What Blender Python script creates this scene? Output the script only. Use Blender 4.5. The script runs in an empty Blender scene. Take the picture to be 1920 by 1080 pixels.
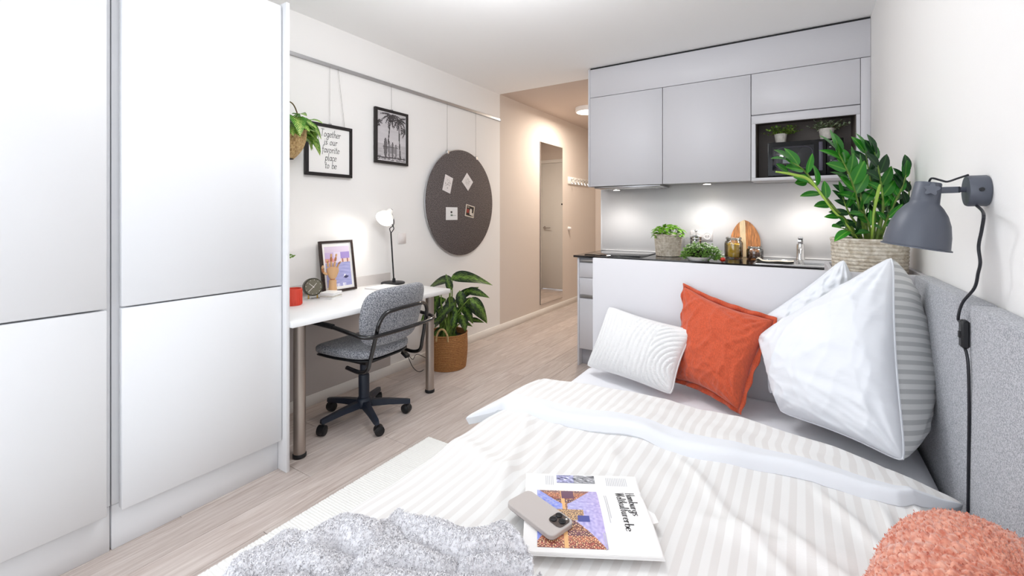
import bpy, bmesh, math, random
from math import sin, cos, pi, radians, sqrt, exp
from mathutils import Vector, Matrix, noise
random.seed(7)
V = Vector
sc = bpy.context.scene
COL = sc.collection

# ------------------------------------------------------------ camera
CAMH = 1.27; FPX = 840.0; HZ = 403.0; YAW = math.atan(535/840)
cd = bpy.data.cameras.new('camera'); cam = bpy.data.objects.new('camera', cd); COL.objects.link(cam)
cam.location = (0, 0, CAMH); cam.rotation_euler = (radians(90), 0, YAW)
cd.sensor_width = 36; cd.lens = FPX/1920*36; cd.shift_y = -(540-HZ)/1920; cd.clip_start = .02
sc.camera = cam
FW = V((-sin(YAW), cos(YAW), 0)); RT = V((cos(YAW), sin(YAW), 0)); UP = V((0, 0, 1)); CP = V((0, 0, CAMH))
def ray(u, v): return FW*FPX + RT*(u-960) + UP*(HZ-v)
def PX(u, v, x): r = ray(u, v); return CP + r*(x/r.x)     # photo point on a plane of known X
def PY(u, v, y): r = ray(u, v); return CP + r*(y/r.y)
def PZ(u, v, z): r = ray(u, v); return CP + r*((z-CAMH)/r.z)
def PK(u, v, k): return CP + ray(u, v)*(k/FPX)            # at a measured distance

# ------------------------------------------------------------ world, lights, exposure
sc.view_settings.view_transform = 'Standard'; sc.view_settings.look = 'None'
sc.view_settings.gamma = 1; sc.view_settings.use_curve_mapping = False
sc.view_settings.exposure = 0.12
try: sc.cycles.max_bounces = 10; sc.cycles.diffuse_bounces = 6; sc.cycles.caustics_reflective = False; sc.cycles.caustics_refractive = False
except Exception: pass
w = bpy.data.worlds.new('daylight'); sc.world = w; w.use_nodes = True
w.node_tree.nodes['Background'].inputs[0].default_value = (.80, .88, 1, 1); w.node_tree.nodes['Background'].inputs[1].default_value = 1.6

def light(name, kind, loc, energy, color=(1, 1, 1), size=.1, size_y=None, rot=(0, 0, 0), **k):
    l = bpy.data.lights.new(name, kind); o = bpy.data.objects.new(name, l); COL.objects.link(o)
    o.location = loc; o.rotation_euler = rot; l.energy = energy; l.color = color
    if kind == 'AREA':
        l.size = size
        if size_y: l.shape = 'RECTANGLE'; l.size_y = size_y
        elif k.get('disk'): l.shape = 'DISK'
    else: l.shadow_soft_size = size
    if kind == 'SPOT': l.spot_size = k.get('spot', 1.9); l.spot_blend = k.get('blend', .8)
    return o
light('window_daylight', 'AREA', (-.9, -1.22, 1.45), 27, (.92, .965, 1), 2.7, 2.2, (radians(103), 0, 0))
light('room_fill_light', 'POINT', (-1.15, 1.68, 2.29), 28.5, (.96, .98, 1), .2)  # unseen fill light added to even out the room, no fixture

# ------------------------------------------------------------ materials
def lin(c):
    return tuple(((x/255)/12.92 if x/255 <= .04045 else ((x/255+.055)/1.055)**2.4) for x in c)
def rgba(c): return (*lin(c), 1)
class NT:
    def __init__(s, name):
        s.m = bpy.data.materials.new(name); s.m.use_nodes = True; s.t = s.m.node_tree; s.b = s.t.nodes['Principled BSDF']
    def n(s, kind, **k):
        x = s.t.nodes.new(kind)
        for a, b in k.items():
            if a.startswith('i_'):
                key = a[2:]; key = int(key) if key.isdigit() else key.replace('_', ' ')
                x.inputs[key].default_value = b
            else: setattr(x, a, b)
        return x
    def l(s, a, b): s.t.links.new(a, b)
def mat(name, col, rough=.5, metal=0, var=0, scale=8, stretch=(1, 1, 1), bump=0, bscale=60, spec=.5, emit=None, estr=0, trans=0, alpha=1, sheen=0, coat=0, sss=0, detail=3, ior=1.45, obvar=0, col2=None, hard=False):
    q = NT(name); b = q.b
    b.inputs['Roughness'].default_value = rough; b.inputs['Metallic'].default_value = metal
    b.inputs['Specular IOR Level'].default_value = spec; b.inputs['Transmission Weight'].default_value = trans
    b.inputs['Sheen Weight'].default_value = sheen; b.inputs['Coat Weight'].default_value = coat; b.inputs['IOR'].default_value = ior
    b.inputs['Base Color'].default_value = rgba(col)
    tc = q.n('ShaderNodeTexCoord'); mp = q.n('ShaderNodeMapping'); mp.inputs['Scale'].default_value = stretch; q.l(tc.outputs['Object'], mp.inputs[0])
    last = None
    if var or col2:
        nz = q.n('ShaderNodeTexNoise', i_Scale=scale, i_Detail=detail); q.l(mp.outputs[0], nz.inputs['Vector'])
        c2 = col2 or tuple(max(0, x*(1-var)) for x in col); c1 = col if col2 else tuple(min(255, x*(1+var*.5)) for x in col)
        r = q.n('ShaderNodeValToRGB'); r.color_ramp.elements[0].position = .42 if hard else .3; r.color_ramp.elements[1].position = .58 if hard else .7
        r.color_ramp.elements[0].color = rgba(c2); r.color_ramp.elements[1].color = rgba(c1)
        q.l(nz.outputs[0], r.inputs[0]); last = r.outputs[0]
    if obvar:
        oi = q.n('ShaderNodeObjectInfo'); hs = q.n('ShaderNodeHueSaturation'); ma = q.n('ShaderNodeMapRange')
        ma.inputs[3].default_value = 1-obvar; ma.inputs[4].default_value = 1+obvar; q.l(oi.outputs['Random'], ma.inputs[0]); q.l(ma.outputs[0], hs.inputs['Value'])
        if last: q.l(last, hs.inputs['Color'])
        else: hs.inputs['Color'].default_value = rgba(col)
        last = hs.outputs[0]
    if last: q.l(last, b.inputs['Base Color'])
    if bump:
        nb = q.n('ShaderNodeTexNoise', i_Scale=bscale, i_Detail=2); q.l(mp.outputs[0], nb.inputs['Vector'])
        bp = q.n('ShaderNodeBump', i_Strength=bump, i_Distance=.003); q.l(nb.outputs[0], bp.inputs['Height']); q.l(bp.outputs[0], b.inputs['Normal'])
    if emit: b.inputs['Emission Color'].default_value = rgba(emit); b.inputs['Emission Strength'].default_value = estr
    if sss: b.inputs['Subsurface Weight'].default_value = sss
    return q.m
M = {}
M['wall'] = mat('white_wall_paint', (240, 238, 236), .9, bump=.08, bscale=200)
M['ceiling'] = mat('ceiling_paint', (248, 248, 248), .95)
M['tan'] = mat('beige_wall_paint', (214, 203, 194), .85, bump=.08, bscale=200)
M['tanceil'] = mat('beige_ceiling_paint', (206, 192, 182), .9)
M['greypaint'] = mat('grey_wall_paint', (206, 201, 199), .8)
M['wardrobe'] = mat('white_lacquer', (230, 231, 233), .42)
M['white'] = mat('white_satin', (238, 238, 238), .4)
M['skirt'] = mat('white_skirting', (238, 235, 230), .5)
M['kitchen'] = mat('light_grey_laminate', (210, 209, 213), .45)
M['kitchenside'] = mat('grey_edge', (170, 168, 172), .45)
M['niche'] = mat('shaded_niche_laminate', (118, 108, 102), .5)  # shade inside the niche painted in as a darker taupe
M['splash'] = mat('backsplash_laminate', (236, 234, 233), .35)
M['blacktop'] = mat('black_glossy_stone', (22, 21, 23), .12, spec=.6)
M['hobglass'] = mat('hob_glass', (34, 36, 38), .06, spec=.7)
M['alu'] = mat('brushed_aluminium', (190, 190, 192), .35, 1)
M['steel'] = mat('stainless_steel', (200, 200, 200), .25, 1)
M['legmetal'] = mat('satin_steel_leg', (178, 168, 160), .38, 1)
M['chrome'] = mat('chrome', (220, 220, 220), .08, 1)
M['black'] = mat('black_plastic', (20, 21, 24), .45)
M['blackgloss'] = mat('black_lacquered_tube', (12, 12, 15), .15, coat=.5)
M['navyplastic'] = mat('dark_blue_grey_plastic', (28, 36, 50), .38)
M['frameblack'] = mat('black_picture_frame', (30, 25, 26), .4)
M['framebrown'] = mat('dark_brown_wood_frame', (52, 38, 34), .4, var=.3, scale=20, stretch=(1, 1, 8))
M['paper'] = mat('paper', (240, 238, 236), .7)
M['ink'] = mat('black_ink', (25, 22, 24), .7)
M['wire'] = mat('thin_wire', (150, 146, 142), .4, .5)
M['felt'] = mat('dark_felt', (62, 56, 57), .95, col2=(124, 114, 111), scale=170, hard=True, bump=.3, bscale=300)
M['greyfelt'] = mat('grey_wool_felt', (134, 136, 142), .95, col2=(190, 191, 196), scale=380, hard=True, bump=.35, bscale=260, sheen=.2)
M['chairfabric'] = mat('speckled_grey_chair_fabric', (92, 96, 104), .95, col2=(172, 173, 178), scale=190, hard=True, bump=.35, bscale=300, sheen=.2)
M['wood'] = mat('pale_beech', (222, 178, 132), .45, var=.12, scale=10, stretch=(1, 1, .2))
M['woodjoint'] = mat('beech_knuckles', (190, 130, 84), .45)
M['mugred'] = mat('coral_glazed_ceramic', (222, 80, 62), .35)
M['clock'] = mat('dark_olive_metal', (62, 62, 50), .4, .3)
M['clockface'] = mat('olive_clock_face', (112, 108, 92), .5)
M['brass'] = mat('brass', (200, 170, 100), .3, 1)
M['lampgrey'] = mat('dark_grey_powder_coat', (84, 88, 98), .42)
M['cable'] = mat('black_cable', (26, 27, 34), .4)
M['shadewhite'] = mat('white_lamp_shade', (245, 245, 242), .4, emit=(255, 250, 240), estr=.25)
M['bulb'] = mat('glowing_bulb', (255, 255, 250), .4, emit=(255, 252, 245), estr=9)
M['bulbwarm'] = mat('glowing_diffuser', (255, 250, 240), .4, emit=(255, 240, 220), estr=5)
M['led'] = mat('led_strip', (255, 255, 250), .4, emit=(255, 244, 226), estr=12)
M['mirror'] = mat('mirror_glass', (235, 232, 228), .01, 1)
M['door'] = mat('door_white', (226, 224, 220), .5)
M['sheet'] = mat('white_cotton_sheet', (234, 234, 238), .9, bump=.1, bscale=300)
M['hem'] = mat('white_duvet_hem', (226, 228, 232), .85)
M['panel'] = mat('white_headboard_laminate', (208, 206, 209), .45)
M['tuft'] = mat('white_tufted_cotton', (230, 229, 228), .95, bump=.5, bscale=450)
M['linen'] = mat('terracotta_linen', (196, 84, 52), .92, var=.1, scale=300, stretch=(1, 1, .3), bump=.25, bscale=400, sheen=.2)
M['knit'] = mat('terracotta_chenille', (236, 174, 150), .95, col2=(196, 106, 80), scale=95, bump=.6, bscale=110, sheen=.5)
M['boucle'] = mat('grey_boucle_yarn', (234, 233, 235), .95, col2=(216, 214, 217), scale=160, bump=.3, bscale=150, sheen=.4)
M['rug'] = mat('cream_woven_rug', (246, 245, 241), .95, bump=.4, bscale=300)
M['wicker'] = mat('wicker', (178, 126, 74), .75, col2=(132, 86, 46), scale=70, stretch=(1, 1, 3), bump=.5, bscale=130)
M['wickerlight'] = mat('light_wicker', (205, 178, 130), .7, col2=(160, 128, 84), scale=60, bump=.4, bscale=120)
M['rope'] = mat('pale_twisted_rope', (224, 216, 202), .85, col2=(178, 164, 144), scale=60, bump=.5, bscale=150)
M['potwhite'] = mat('white_ceramic_pot', (205, 200, 192), .6, var=.1, scale=40)
M['soil'] = mat('dark_soil', (36, 28, 22), .95, bump=1, bscale=60)
M['phonecase'] = mat('taupe_phone_case', (186, 178, 174), .45)
M['phoneside'] = mat('tan_phone_side', (168, 140, 122), .35)
M['lens'] = mat('camera_lens', (20, 20, 26), .08, spec=.8)
M['lensbump'] = mat('camera_island', (92, 82, 78), .25, .4)
M['appl'] = mat('black_appliance', (8, 9, 12), .16, spec=.3)
M['applglass'] = mat('smoked_oven_glass', (16, 20, 28), .03, spec=.9)
M['applgrey'] = mat('appliance_handle_grey', (88, 86, 100), .4)
def thinglass():
    q = NT('clear_glass'); t = q.n('ShaderNodeBsdfTransparent'); g = q.n('ShaderNodeBsdfGlossy'); g.inputs['Roughness'].default_value = .03
    t.inputs[0].default_value = (.985, .99, .99, 1); f = q.n('ShaderNodeFresnel', i_IOR=1.5); ma = q.n('ShaderNodeMath', operation='MULTIPLY_ADD'); ma.inputs[1].default_value = .85; ma.inputs[2].default_value = .03
    mx = q.n('ShaderNodeMixShader'); q.l(f.outputs[0], ma.inputs[0]); q.l(ma.outputs[0], mx.inputs[0]); q.l(t.outputs[0], mx.inputs[1]); q.l(g.outputs[0], mx.inputs[2]); q.l(mx.outputs[0], q.t.nodes['Material Output'].inputs[0]); return q.m
M['glass'] = thinglass()
M['pasta'] = mat('yellow_pasta', (250, 204, 66), .6)
M['grain'] = mat('brown_grains', (120, 74, 48), .7, var=.4, scale=90)
M['board1'] = mat('acacia_wood_orange', (196, 128, 70), .45, var=.25, scale=16, stretch=(6, 6, .4))
M['board2'] = mat('acacia_wood_pale', (238, 212, 168), .45, var=.08, scale=16, stretch=(4, 4, .4))
M['towel'] = mat('linen_towel', (216, 210, 194), .95, bump=.3, bscale=300)
M['towelband'] = mat('towel_dark_band', (62, 62, 60), .95)
M['tomato'] = mat('tomato_red', (200, 52, 30), .3)
M['boxbrown'] = mat('brown_box_interior', (160, 118, 96), .6)
M['switch'] = mat('white_plastic_switch', (232, 226, 224), .4)
M['stem'] = mat('green_stem', (112, 140, 60), .5, var=.25, scale=30)
M['stempale'] = mat('pale_green_shoot', (158, 190, 78), .45)
M['twig'] = mat('brown_twig', (98, 82, 50), .7)

def leafmat(name, dark, light_, pattern='vein', rough=.35):
    q = NT(name); b = q.b; b.inputs['Roughness'].default_value = rough
    uv = q.n('ShaderNodeUVMap'); sx = q.n('ShaderNodeSeparateXYZ'); q.l(uv.outputs[0], sx.inputs[0])
    a = q.n('ShaderNodeMath', operation='ABSOLUTE'); sb = q.n('ShaderNodeMath', operation='SUBTRACT'); sb.inputs[1].default_value = .5
    q.l(sx.outputs[1], sb.inputs[0]); q.l(sb.outputs[0], a.inputs[0])        # distance from the midrib, 0..0.5
    ramp = q.n('ShaderNodeValToRGB'); e = ramp.color_ramp.elements
    if pattern == 'vein':
        q.l(a.outputs[0], ramp.inputs[0]); e[0].position = .0; e[0].color = rgba(light_); e[1].position = .09; e[1].color = rgba(dark)
        out = ramp.outputs[0]
    else:   # variegated: feathered side veins spreading from the midrib
        mu = q.n('ShaderNodeMath', operation='MULTIPLY_ADD'); mu.inputs[1].default_value = -1.1; q.l(a.outputs[0], mu.inputs[0]); q.l(sx.outputs[0], mu.inputs[2])
        m2 = q.n('ShaderNodeMath', operation='MULTIPLY'); m2.inputs[1].default_value = 62; q.l(mu.outputs[0], m2.inputs[0])
        s = q.n('ShaderNodeMath', operation='SINE'); q.l(m2.outputs[0], s.inputs[0])
        nz = q.n('ShaderNodeTexNoise', i_Scale=9, i_Detail=3); q.l(uv.outputs[0], nz.inputs['Vector'])
        ad = q.n('ShaderNodeMath', operation='MULTIPLY_ADD'); ad.inputs[1].default_value = .22; q.l(s.outputs[0], ad.inputs[0]); q.l(nz.outputs[0], ad.inputs[2])
        su = q.n('ShaderNodeMath', operation='MULTIPLY_ADD'); su.inputs[1].default_value = -1.15; q.l(a.outputs[0], su.inputs[0]); q.l(ad.outputs[0], su.inputs[2])
        q.l(su.outputs[0], ramp.inputs[0]); e[0].position = .31; e[0].color = rgba(dark); e[1].position = .52; e[1].color = rgba(light_)
        out = ramp.outputs[0]
    oi = q.n('ShaderNodeObjectInfo'); hs = q.n('ShaderNodeHueSaturation'); ma = q.n('ShaderNodeMapRange')
    ma.inputs[3].default_value = .72; ma.inputs[4].default_value = 1.3; q.l(oi.outputs['Random'], ma.inputs[0]); q.l(ma.outputs[0], hs.inputs['Value']); q.l(out, hs.inputs['Color'])
    q.l(hs.outputs[0], b.inputs['Base Color'])
    tr = q.n('ShaderNodeBsdfTranslucent'); q.l(hs.outputs[0], tr.inputs[0]); mx = q.n('ShaderNodeMixShader', i_0=.22)
    q.l(b.outputs[0], mx.inputs[1]); q.l(tr.outputs[0], mx.inputs[2]); q.l(mx.outputs[0], q.t.nodes['Material Output'].inputs[0])
    return q.m
M['zz'] = leafmat('glossy_dark_green_leaf', (44, 124, 34), (104, 168, 62), rough=.28)
M['zzdark'] = leafmat('deep_green_leaf', (22, 62, 30), (60, 104, 50), rough=.3)
M['dief'] = leafmat('variegated_leaf', (14, 40, 17), (118, 156, 60), 'var')
M['syng'] = leafmat('arrowhead_leaf', (78, 140, 44), (198, 220, 124), 'var')
M['basil'] = leafmat('basil_leaf', (112, 166, 48), (156, 196, 84))
M['herb'] = leafmat('herb_leaf', (84, 140, 46), (130, 176, 80))
M['ivy'] = leafmat('ivy_leaf', (90, 130, 44), (150, 180, 90))
M['succ'] = leafmat('grey_green_leaf', (112, 140, 96), (190, 204, 172))

def stripe_mat(name, c1, c2, period, duty=.5, axis=0, rough=.8, bump=.15):
    q = NT(name); b = q.b; b.inputs['Roughness'].default_value = rough; b.inputs['Sheen Weight'].default_value = .1
    uv = q.n('ShaderNodeUVMap'); sx = q.n('ShaderNodeSeparateXYZ'); q.l(uv.outputs[0], sx.inputs[0])
    dv = q.n('ShaderNodeMath', operation='DIVIDE'); dv.inputs[1].default_value = period; q.l(sx.outputs[axis], dv.inputs[0])
    fr = q.n('ShaderNodeMath', operation='FRACT'); q.l(dv.outputs[0], fr.inputs[0])
    ramp = q.n('ShaderNodeValToRGB'); e = ramp.color_ramp.elements
    e[0].position = 0; e[0].color = rgba(c1); e[1].position = 1; e[1].color = rgba(c1)
    for p, c in ((duty-.03, c1), (duty+.03, c2), (.96, c2)):
        x = e.new(p); x.color = rgba(c)
    q.l(fr.outputs[0], ramp.inputs[0]); q.l(ramp.outputs[0], b.inputs['Base Color'])
    nb = q.n('ShaderNodeTexNoise', i_Scale=260, i_Detail=2); tc = q.n('ShaderNodeTexCoord'); q.l(tc.outputs['Object'], nb.inputs['Vector'])
    bp = q.n('ShaderNodeBump', i_Strength=bump, i_Distance=.001); q.l(nb.outputs[0], bp.inputs['Height']); q.l(bp.outputs[0], b.inputs['Normal'])
    return q.m
M['stripe'] = stripe_mat('striped_cotton_satin', (232, 231, 229), (222, 219, 216), .034, .5)
M['stripegrey'] = stripe_mat('grey_striped_pillow_back', (214, 214, 212), (182, 183, 182), .034, .5, axis=1)

def plank_mat():
    q = NT('washed_oak_plank'); b = q.b; b.inputs['Roughness'].default_value = .42
    tc = q.n('ShaderNodeTexCoord'); oi = q.n('ShaderNodeObjectInfo')
    ad = q.n('ShaderNodeVectorMath', operation='ADD'); cx = q.n('ShaderNodeCombineXYZ'); ml = q.n('ShaderNodeMath', operation='MULTIPLY'); ml.inputs[1].default_value = 17
    q.l(oi.outputs['Random'], ml.inputs[0]); q.l(ml.outputs[0], cx.inputs[0]); q.l(ml.outputs[0], cx.inputs[1]); q.l(tc.outputs['Object'], ad.inputs[0]); q.l(cx.outputs[0], ad.inputs[1])
    mp = q.n('ShaderNodeMapping'); mp.inputs['Scale'].default_value = (26, 1.6, 1); q.l(ad.outputs[0], mp.inputs[0])
    n1 = q.n('ShaderNodeTexNoise', i_Scale=2.2, i_Detail=6, i_Roughness=.65, i_Distortion=.6); q.l(mp.outputs[0], n1.inputs['Vector'])
    r = q.n('ShaderNodeValToRGB'); e = r.color_ramp.elements; e[0].position = .3; e[0].color = rgba((180, 163, 154)); e[1].position = .68; e[1].color = rgba((215, 204, 197))
    q.l(n1.outputs[0], r.inputs[0])
    hs = q.n('ShaderNodeHueSaturation'); ma = q.n('ShaderNodeMapRange'); ma.inputs[3].default_value = .92; ma.inputs[4].default_value = 1.07
    q.l(oi.outputs['Random'], ma.inputs[0]); q.l(ma.outputs[0], hs.inputs['Value']); q.l(r.outputs[0], hs.inputs['Color']); q.l(hs.outputs[0], b.inputs['Base Color'])
    bp = q.n('ShaderNodeBump', i_Strength=.15, i_Distance=.001); q.l(n1.outputs[0], bp.inputs['Height']); q.l(bp.outputs[0], b.inputs['Normal'])
    return q.m
M['plank'] = plank_mat()
def print_mat():
    q = NT('printed_ink'); at = q.n('ShaderNodeAttribute', attribute_name='Col'); q.l(at.outputs['Color'], q.b.inputs['Base Color']); q.b.inputs['Roughness'].default_value = .5
    return q.m
M['print'] = print_mat()

# ------------------------------------------------------------ object helpers
def tag(o, label=None, cat=None, group=None, kind=None):
    if label: o['label'] = label
    if cat: o['category'] = cat
    if group: o['group'] = group
    if kind: o['kind'] = kind
    return o
def empty(name, loc=(0, 0, 0), label=None, cat=None, group=None, rz=0, rot=None):
    o = bpy.data.objects.new(name, None); COL.objects.link(o); o.location = loc; o.empty_display_size = .05
    o.rotation_euler = rot if rot else (0, 0, rz)
    return tag(o, label, cat, group)
def off(parent):
    t = V((0, 0, 0))
    while parent is not None: t += V(parent.location); parent = parent.parent
    return t
class MB:
    """collects faces, then links them as ONE mesh object"""
    def __init__(s): s.v = []; s.f = []; s.uv = []; s.mi = []
    def add(s, vs, fs, uvs=None, mi=0):
        o = len(s.v); s.v += [tuple(p) for p in vs]
        for i, f in enumerate(fs):
            s.f.append([o+j for j in f]); s.mi.append(mi); s.uv.append([uvs[j] for j in f] if uvs else [(0, 0)]*len(f))
        return s
    def box(s, x0, x1, y0, y1, z0, z1, bev=0, mi=0, mtx=None):
        bm = bmesh.new(); bmesh.ops.create_cube(bm, size=1)
        for q in bm.verts: q.co = V(((x0+x1)/2+q.co.x*(x1-x0), (y0+y1)/2+q.co.y*(y1-y0), (z0+z1)/2+q.co.z*(z1-z0)))
        if bev: bmesh.ops.bevel(bm, geom=list(bm.edges), offset=bev, segments=2 if bev > .004 else 1, affect='EDGES', profile=.7)
        if mtx: bmesh.ops.transform(bm, matrix=mtx, verts=bm.verts)
        bm.verts.index_update(); s.add([q.co.copy() for q in bm.verts], [[q.index for q in f.verts] for f in bm.faces], mi=mi); bm.free(); return s
    def grid(s, nu, nv, fn, wrapu=False, wrapv=False, uvfn=None, mi=0, flip=False):
        vs = []; uvs = []
        for j in range(nv+1):
            for i in range(nu+1):
                a, b = i/nu, j/nv; vs.append(fn(a, b)); uvs.append(uvfn(a, b) if uvfn else (a, b))
        W = nu+1; fs = []
        for j in range(nv):
            for i in range(nu):
                f = [j*W+i, j*W+i+1, (j+1)*W+i+1, (j+1)*W+i]; fs.append(f[::-1] if flip else f)
        return s.add(vs, fs, uvs, mi)
    def lathe(s, prof, c=(0, 0, 0), n=32, axis=None, mi=0):
        """prof: (r, z) pairs"""
        c = V(c); R = V((0, 0, 1)).rotation_difference(V(axis)).to_matrix() if axis is not None else Matrix.Identity(3)
        vs = []; uvs = []
        for k, (r, z) in enumerate(prof):
            for i in range(n): a = 2*pi*i/n; vs.append(c+R@V((r*cos(a), r*sin(a), z))); uvs.append((i/n, k/max(1, len(prof)-1)))
        fs = []
        for k in range(len(prof)-1):
            for i in range(n): j = (i+1) % n; fs.append([k*n+i, k*n+j, (k+1)*n+j, (k+1)*n+i])
        if prof[0][0] > 1e-5: fs.append(list(range(n))[::-1])
        if prof[-1][0] > 1e-5: fs.append([(len(prof)-1)*n+i for i in range(n)])
        return s.add(vs, fs, uvs, mi)
    def cyl(s, a, b, r, r2=None, n=16, mi=0):
        a = V(a); b = V(b); d = b-a
        return s.lathe([(r, 0), (r if r2 is None else r2, d.length)], a, n, d.normalized(), mi)
    def tube(s, pts, r, n=10, mi=0, closed=False, caps=True, sm=0):
        pts = [V(p) for p in pts]
        if sm: pts = smooth(pts, sm, closed)
        N = len(pts); rr = r if hasattr(r, '__len__') else [r]*N
        if hasattr(r, '__len__') and len(r) != N: rr = [r[0]+(r[-1]-r[0])*i/(N-1) for i in range(N)]
        up = V((0, 0, 1)); vs = []; uvs = []; prev = None
        for i, p in enumerate(pts):
            t = (pts[(i+1) % N]-pts[i-1]) if closed else (pts[min(i+1, N-1)]-pts[max(i-1, 0)])
            t = t.normalized() if t.length > 1e-9 else V((0, 0, 1))
            if prev is None: x = t.cross(up if abs(t.z) < .95 else V((1, 0, 0))).normalized()
            else: x = (prev-t*prev.dot(t)).normalized()
            prev = x; y = t.cross(x)
            for k in range(n): a = 2*pi*k/n; vs.append(p+(x*cos(a)+y*sin(a))*rr[i]); uvs.append((i/N, k/n))
        fs = []
        for i in range(N if closed else N-1):
            for k in range(n): j = (i+1) % N; fs.append([i*n+k, i*n+(k+1) % n, j*n+(k+1) % n, j*n+k])
        if caps and not closed: fs.append(list(range(n))[::-1]); fs.append([(N-1)*n+k for k in range(n)])
        return s.add(vs, fs, uvs, mi)
    def ball(s, c, r, n=16, sc_=(1, 1, 1), axis=None, mi=0):
        m = n//2; pr = []
        c = V(c); R = V((0, 0, 1)).rotation_difference(V(axis)).to_matrix() if axis is not None else Matrix.Identity(3)
        vs = []
        for k in range(m+1):
            t = pi*k/m
            for i in range(n): a = 2*pi*i/n; vs.append(c+R@V((r*sin(t)*cos(a)*sc_[0], r*sin(t)*sin(a)*sc_[1], -r*cos(t)*sc_[2])))
        fs = [[k*n+i, k*n+(i+1) % n, (k+1)*n+(i+1) % n, (k+1)*n+i] for k in range(m) for i in range(n)]
        return s.add(vs, fs, None, mi)
    def prism(s, poly, z0, z1, mtx=None, mi=0):
        n = len(poly); vs = [V((p[0], p[1], z0)) for p in poly]+[V((p[0], p[1], z1)) for p in poly]
        if mtx: vs = [mtx@q for q in vs]
        return s.add(vs, [list(range(n))[::-1], list(range(n, 2*n))]+[[i, (i+1) % n, n+(i+1) % n, n+i] for i in range(n)], None, mi)
    def build(s, name, m, parent=None, smooth_=True, local=False, mesh_only=False, kind=None, ang=40):
        me = bpy.data.meshes.new(name); t = off(parent) if (parent is not None and not local) else V((0, 0, 0))
        me.from_pydata([tuple(V(p)-t) for p in s.v], [], s.f)
        ul = me.uv_layers.new(name='UVMap'); k = 0
        flat = [c for u in s.uv for q in u for c in q]
        ul.data.foreach_set('uv', flat)
        for x in (m if isinstance(m, (list, tuple)) else [m]): me.materials.append(M[x] if isinstance(x, str) else x)
        me.polygons.foreach_set('material_index', s.mi)
        me.polygons.foreach_set('use_smooth', [bool(smooth_)]*len(s.f))
        me.update()
        if smooth_ and ang < 180:
            try: me.set_sharp_from_angle(angle=radians(ang))
            except Exception: pass
        if mesh_only: return me
        o = bpy.data.objects.new(name, me); COL.objects.link(o)
        if parent is not None: o.parent = parent
        if kind: o['kind'] = kind
        return o
def smooth(pts, k=6, closed=False):
    pts = [V(p) for p in pts]; out = []; n = len(pts)
    rng = range(n) if closed else range(n-1)
    for i in rng:
        if closed: p0, p1, p2, p3 = pts[i-1], pts[i], pts[(i+1) % n], pts[(i+2) % n]
        else: p0, p1, p2, p3 = pts[max(i-1, 0)], pts[i], pts[i+1], pts[min(i+2, n-1)]
        for j in range(k):
            t = j/k; out.append(.5*((2*p1)+(-p0+p2)*t+(2*p0-5*p1+4*p2-p3)*t*t+(-p0+3*p1-3*p2+p3)*t**3))
    if not closed: out.append(pts[-1])
    return out
def box(name, x0, x1, y0, y1, z0, z1, m, parent=None, bev=.0015, kind=None, local=False):
    return MB().box(x0, x1, y0, y1, z0, z1, bev).build(name, m, parent, smooth_=bool(bev), local=local, kind=kind, ang=50)
def inst(name, me, mtx, parent):
    o = bpy.data.objects.new(name, me); COL.objects.link(o); o.parent = parent
    o.matrix_basis = Matrix.Translation(-off(parent))@mtx; return o
def copy_tree(o, parent=None):
    c = o.copy(); COL.objects.link(c)
    if parent is not None: c.parent = parent
    for ch in list(o.children): copy_tree(ch, c)
    return c
def fbm(p, o=3):
    s = 0; a = 1
    for i in range(o): s += a*noise.noise(V(p)*(2**i)); a *= .5
    return s

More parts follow.
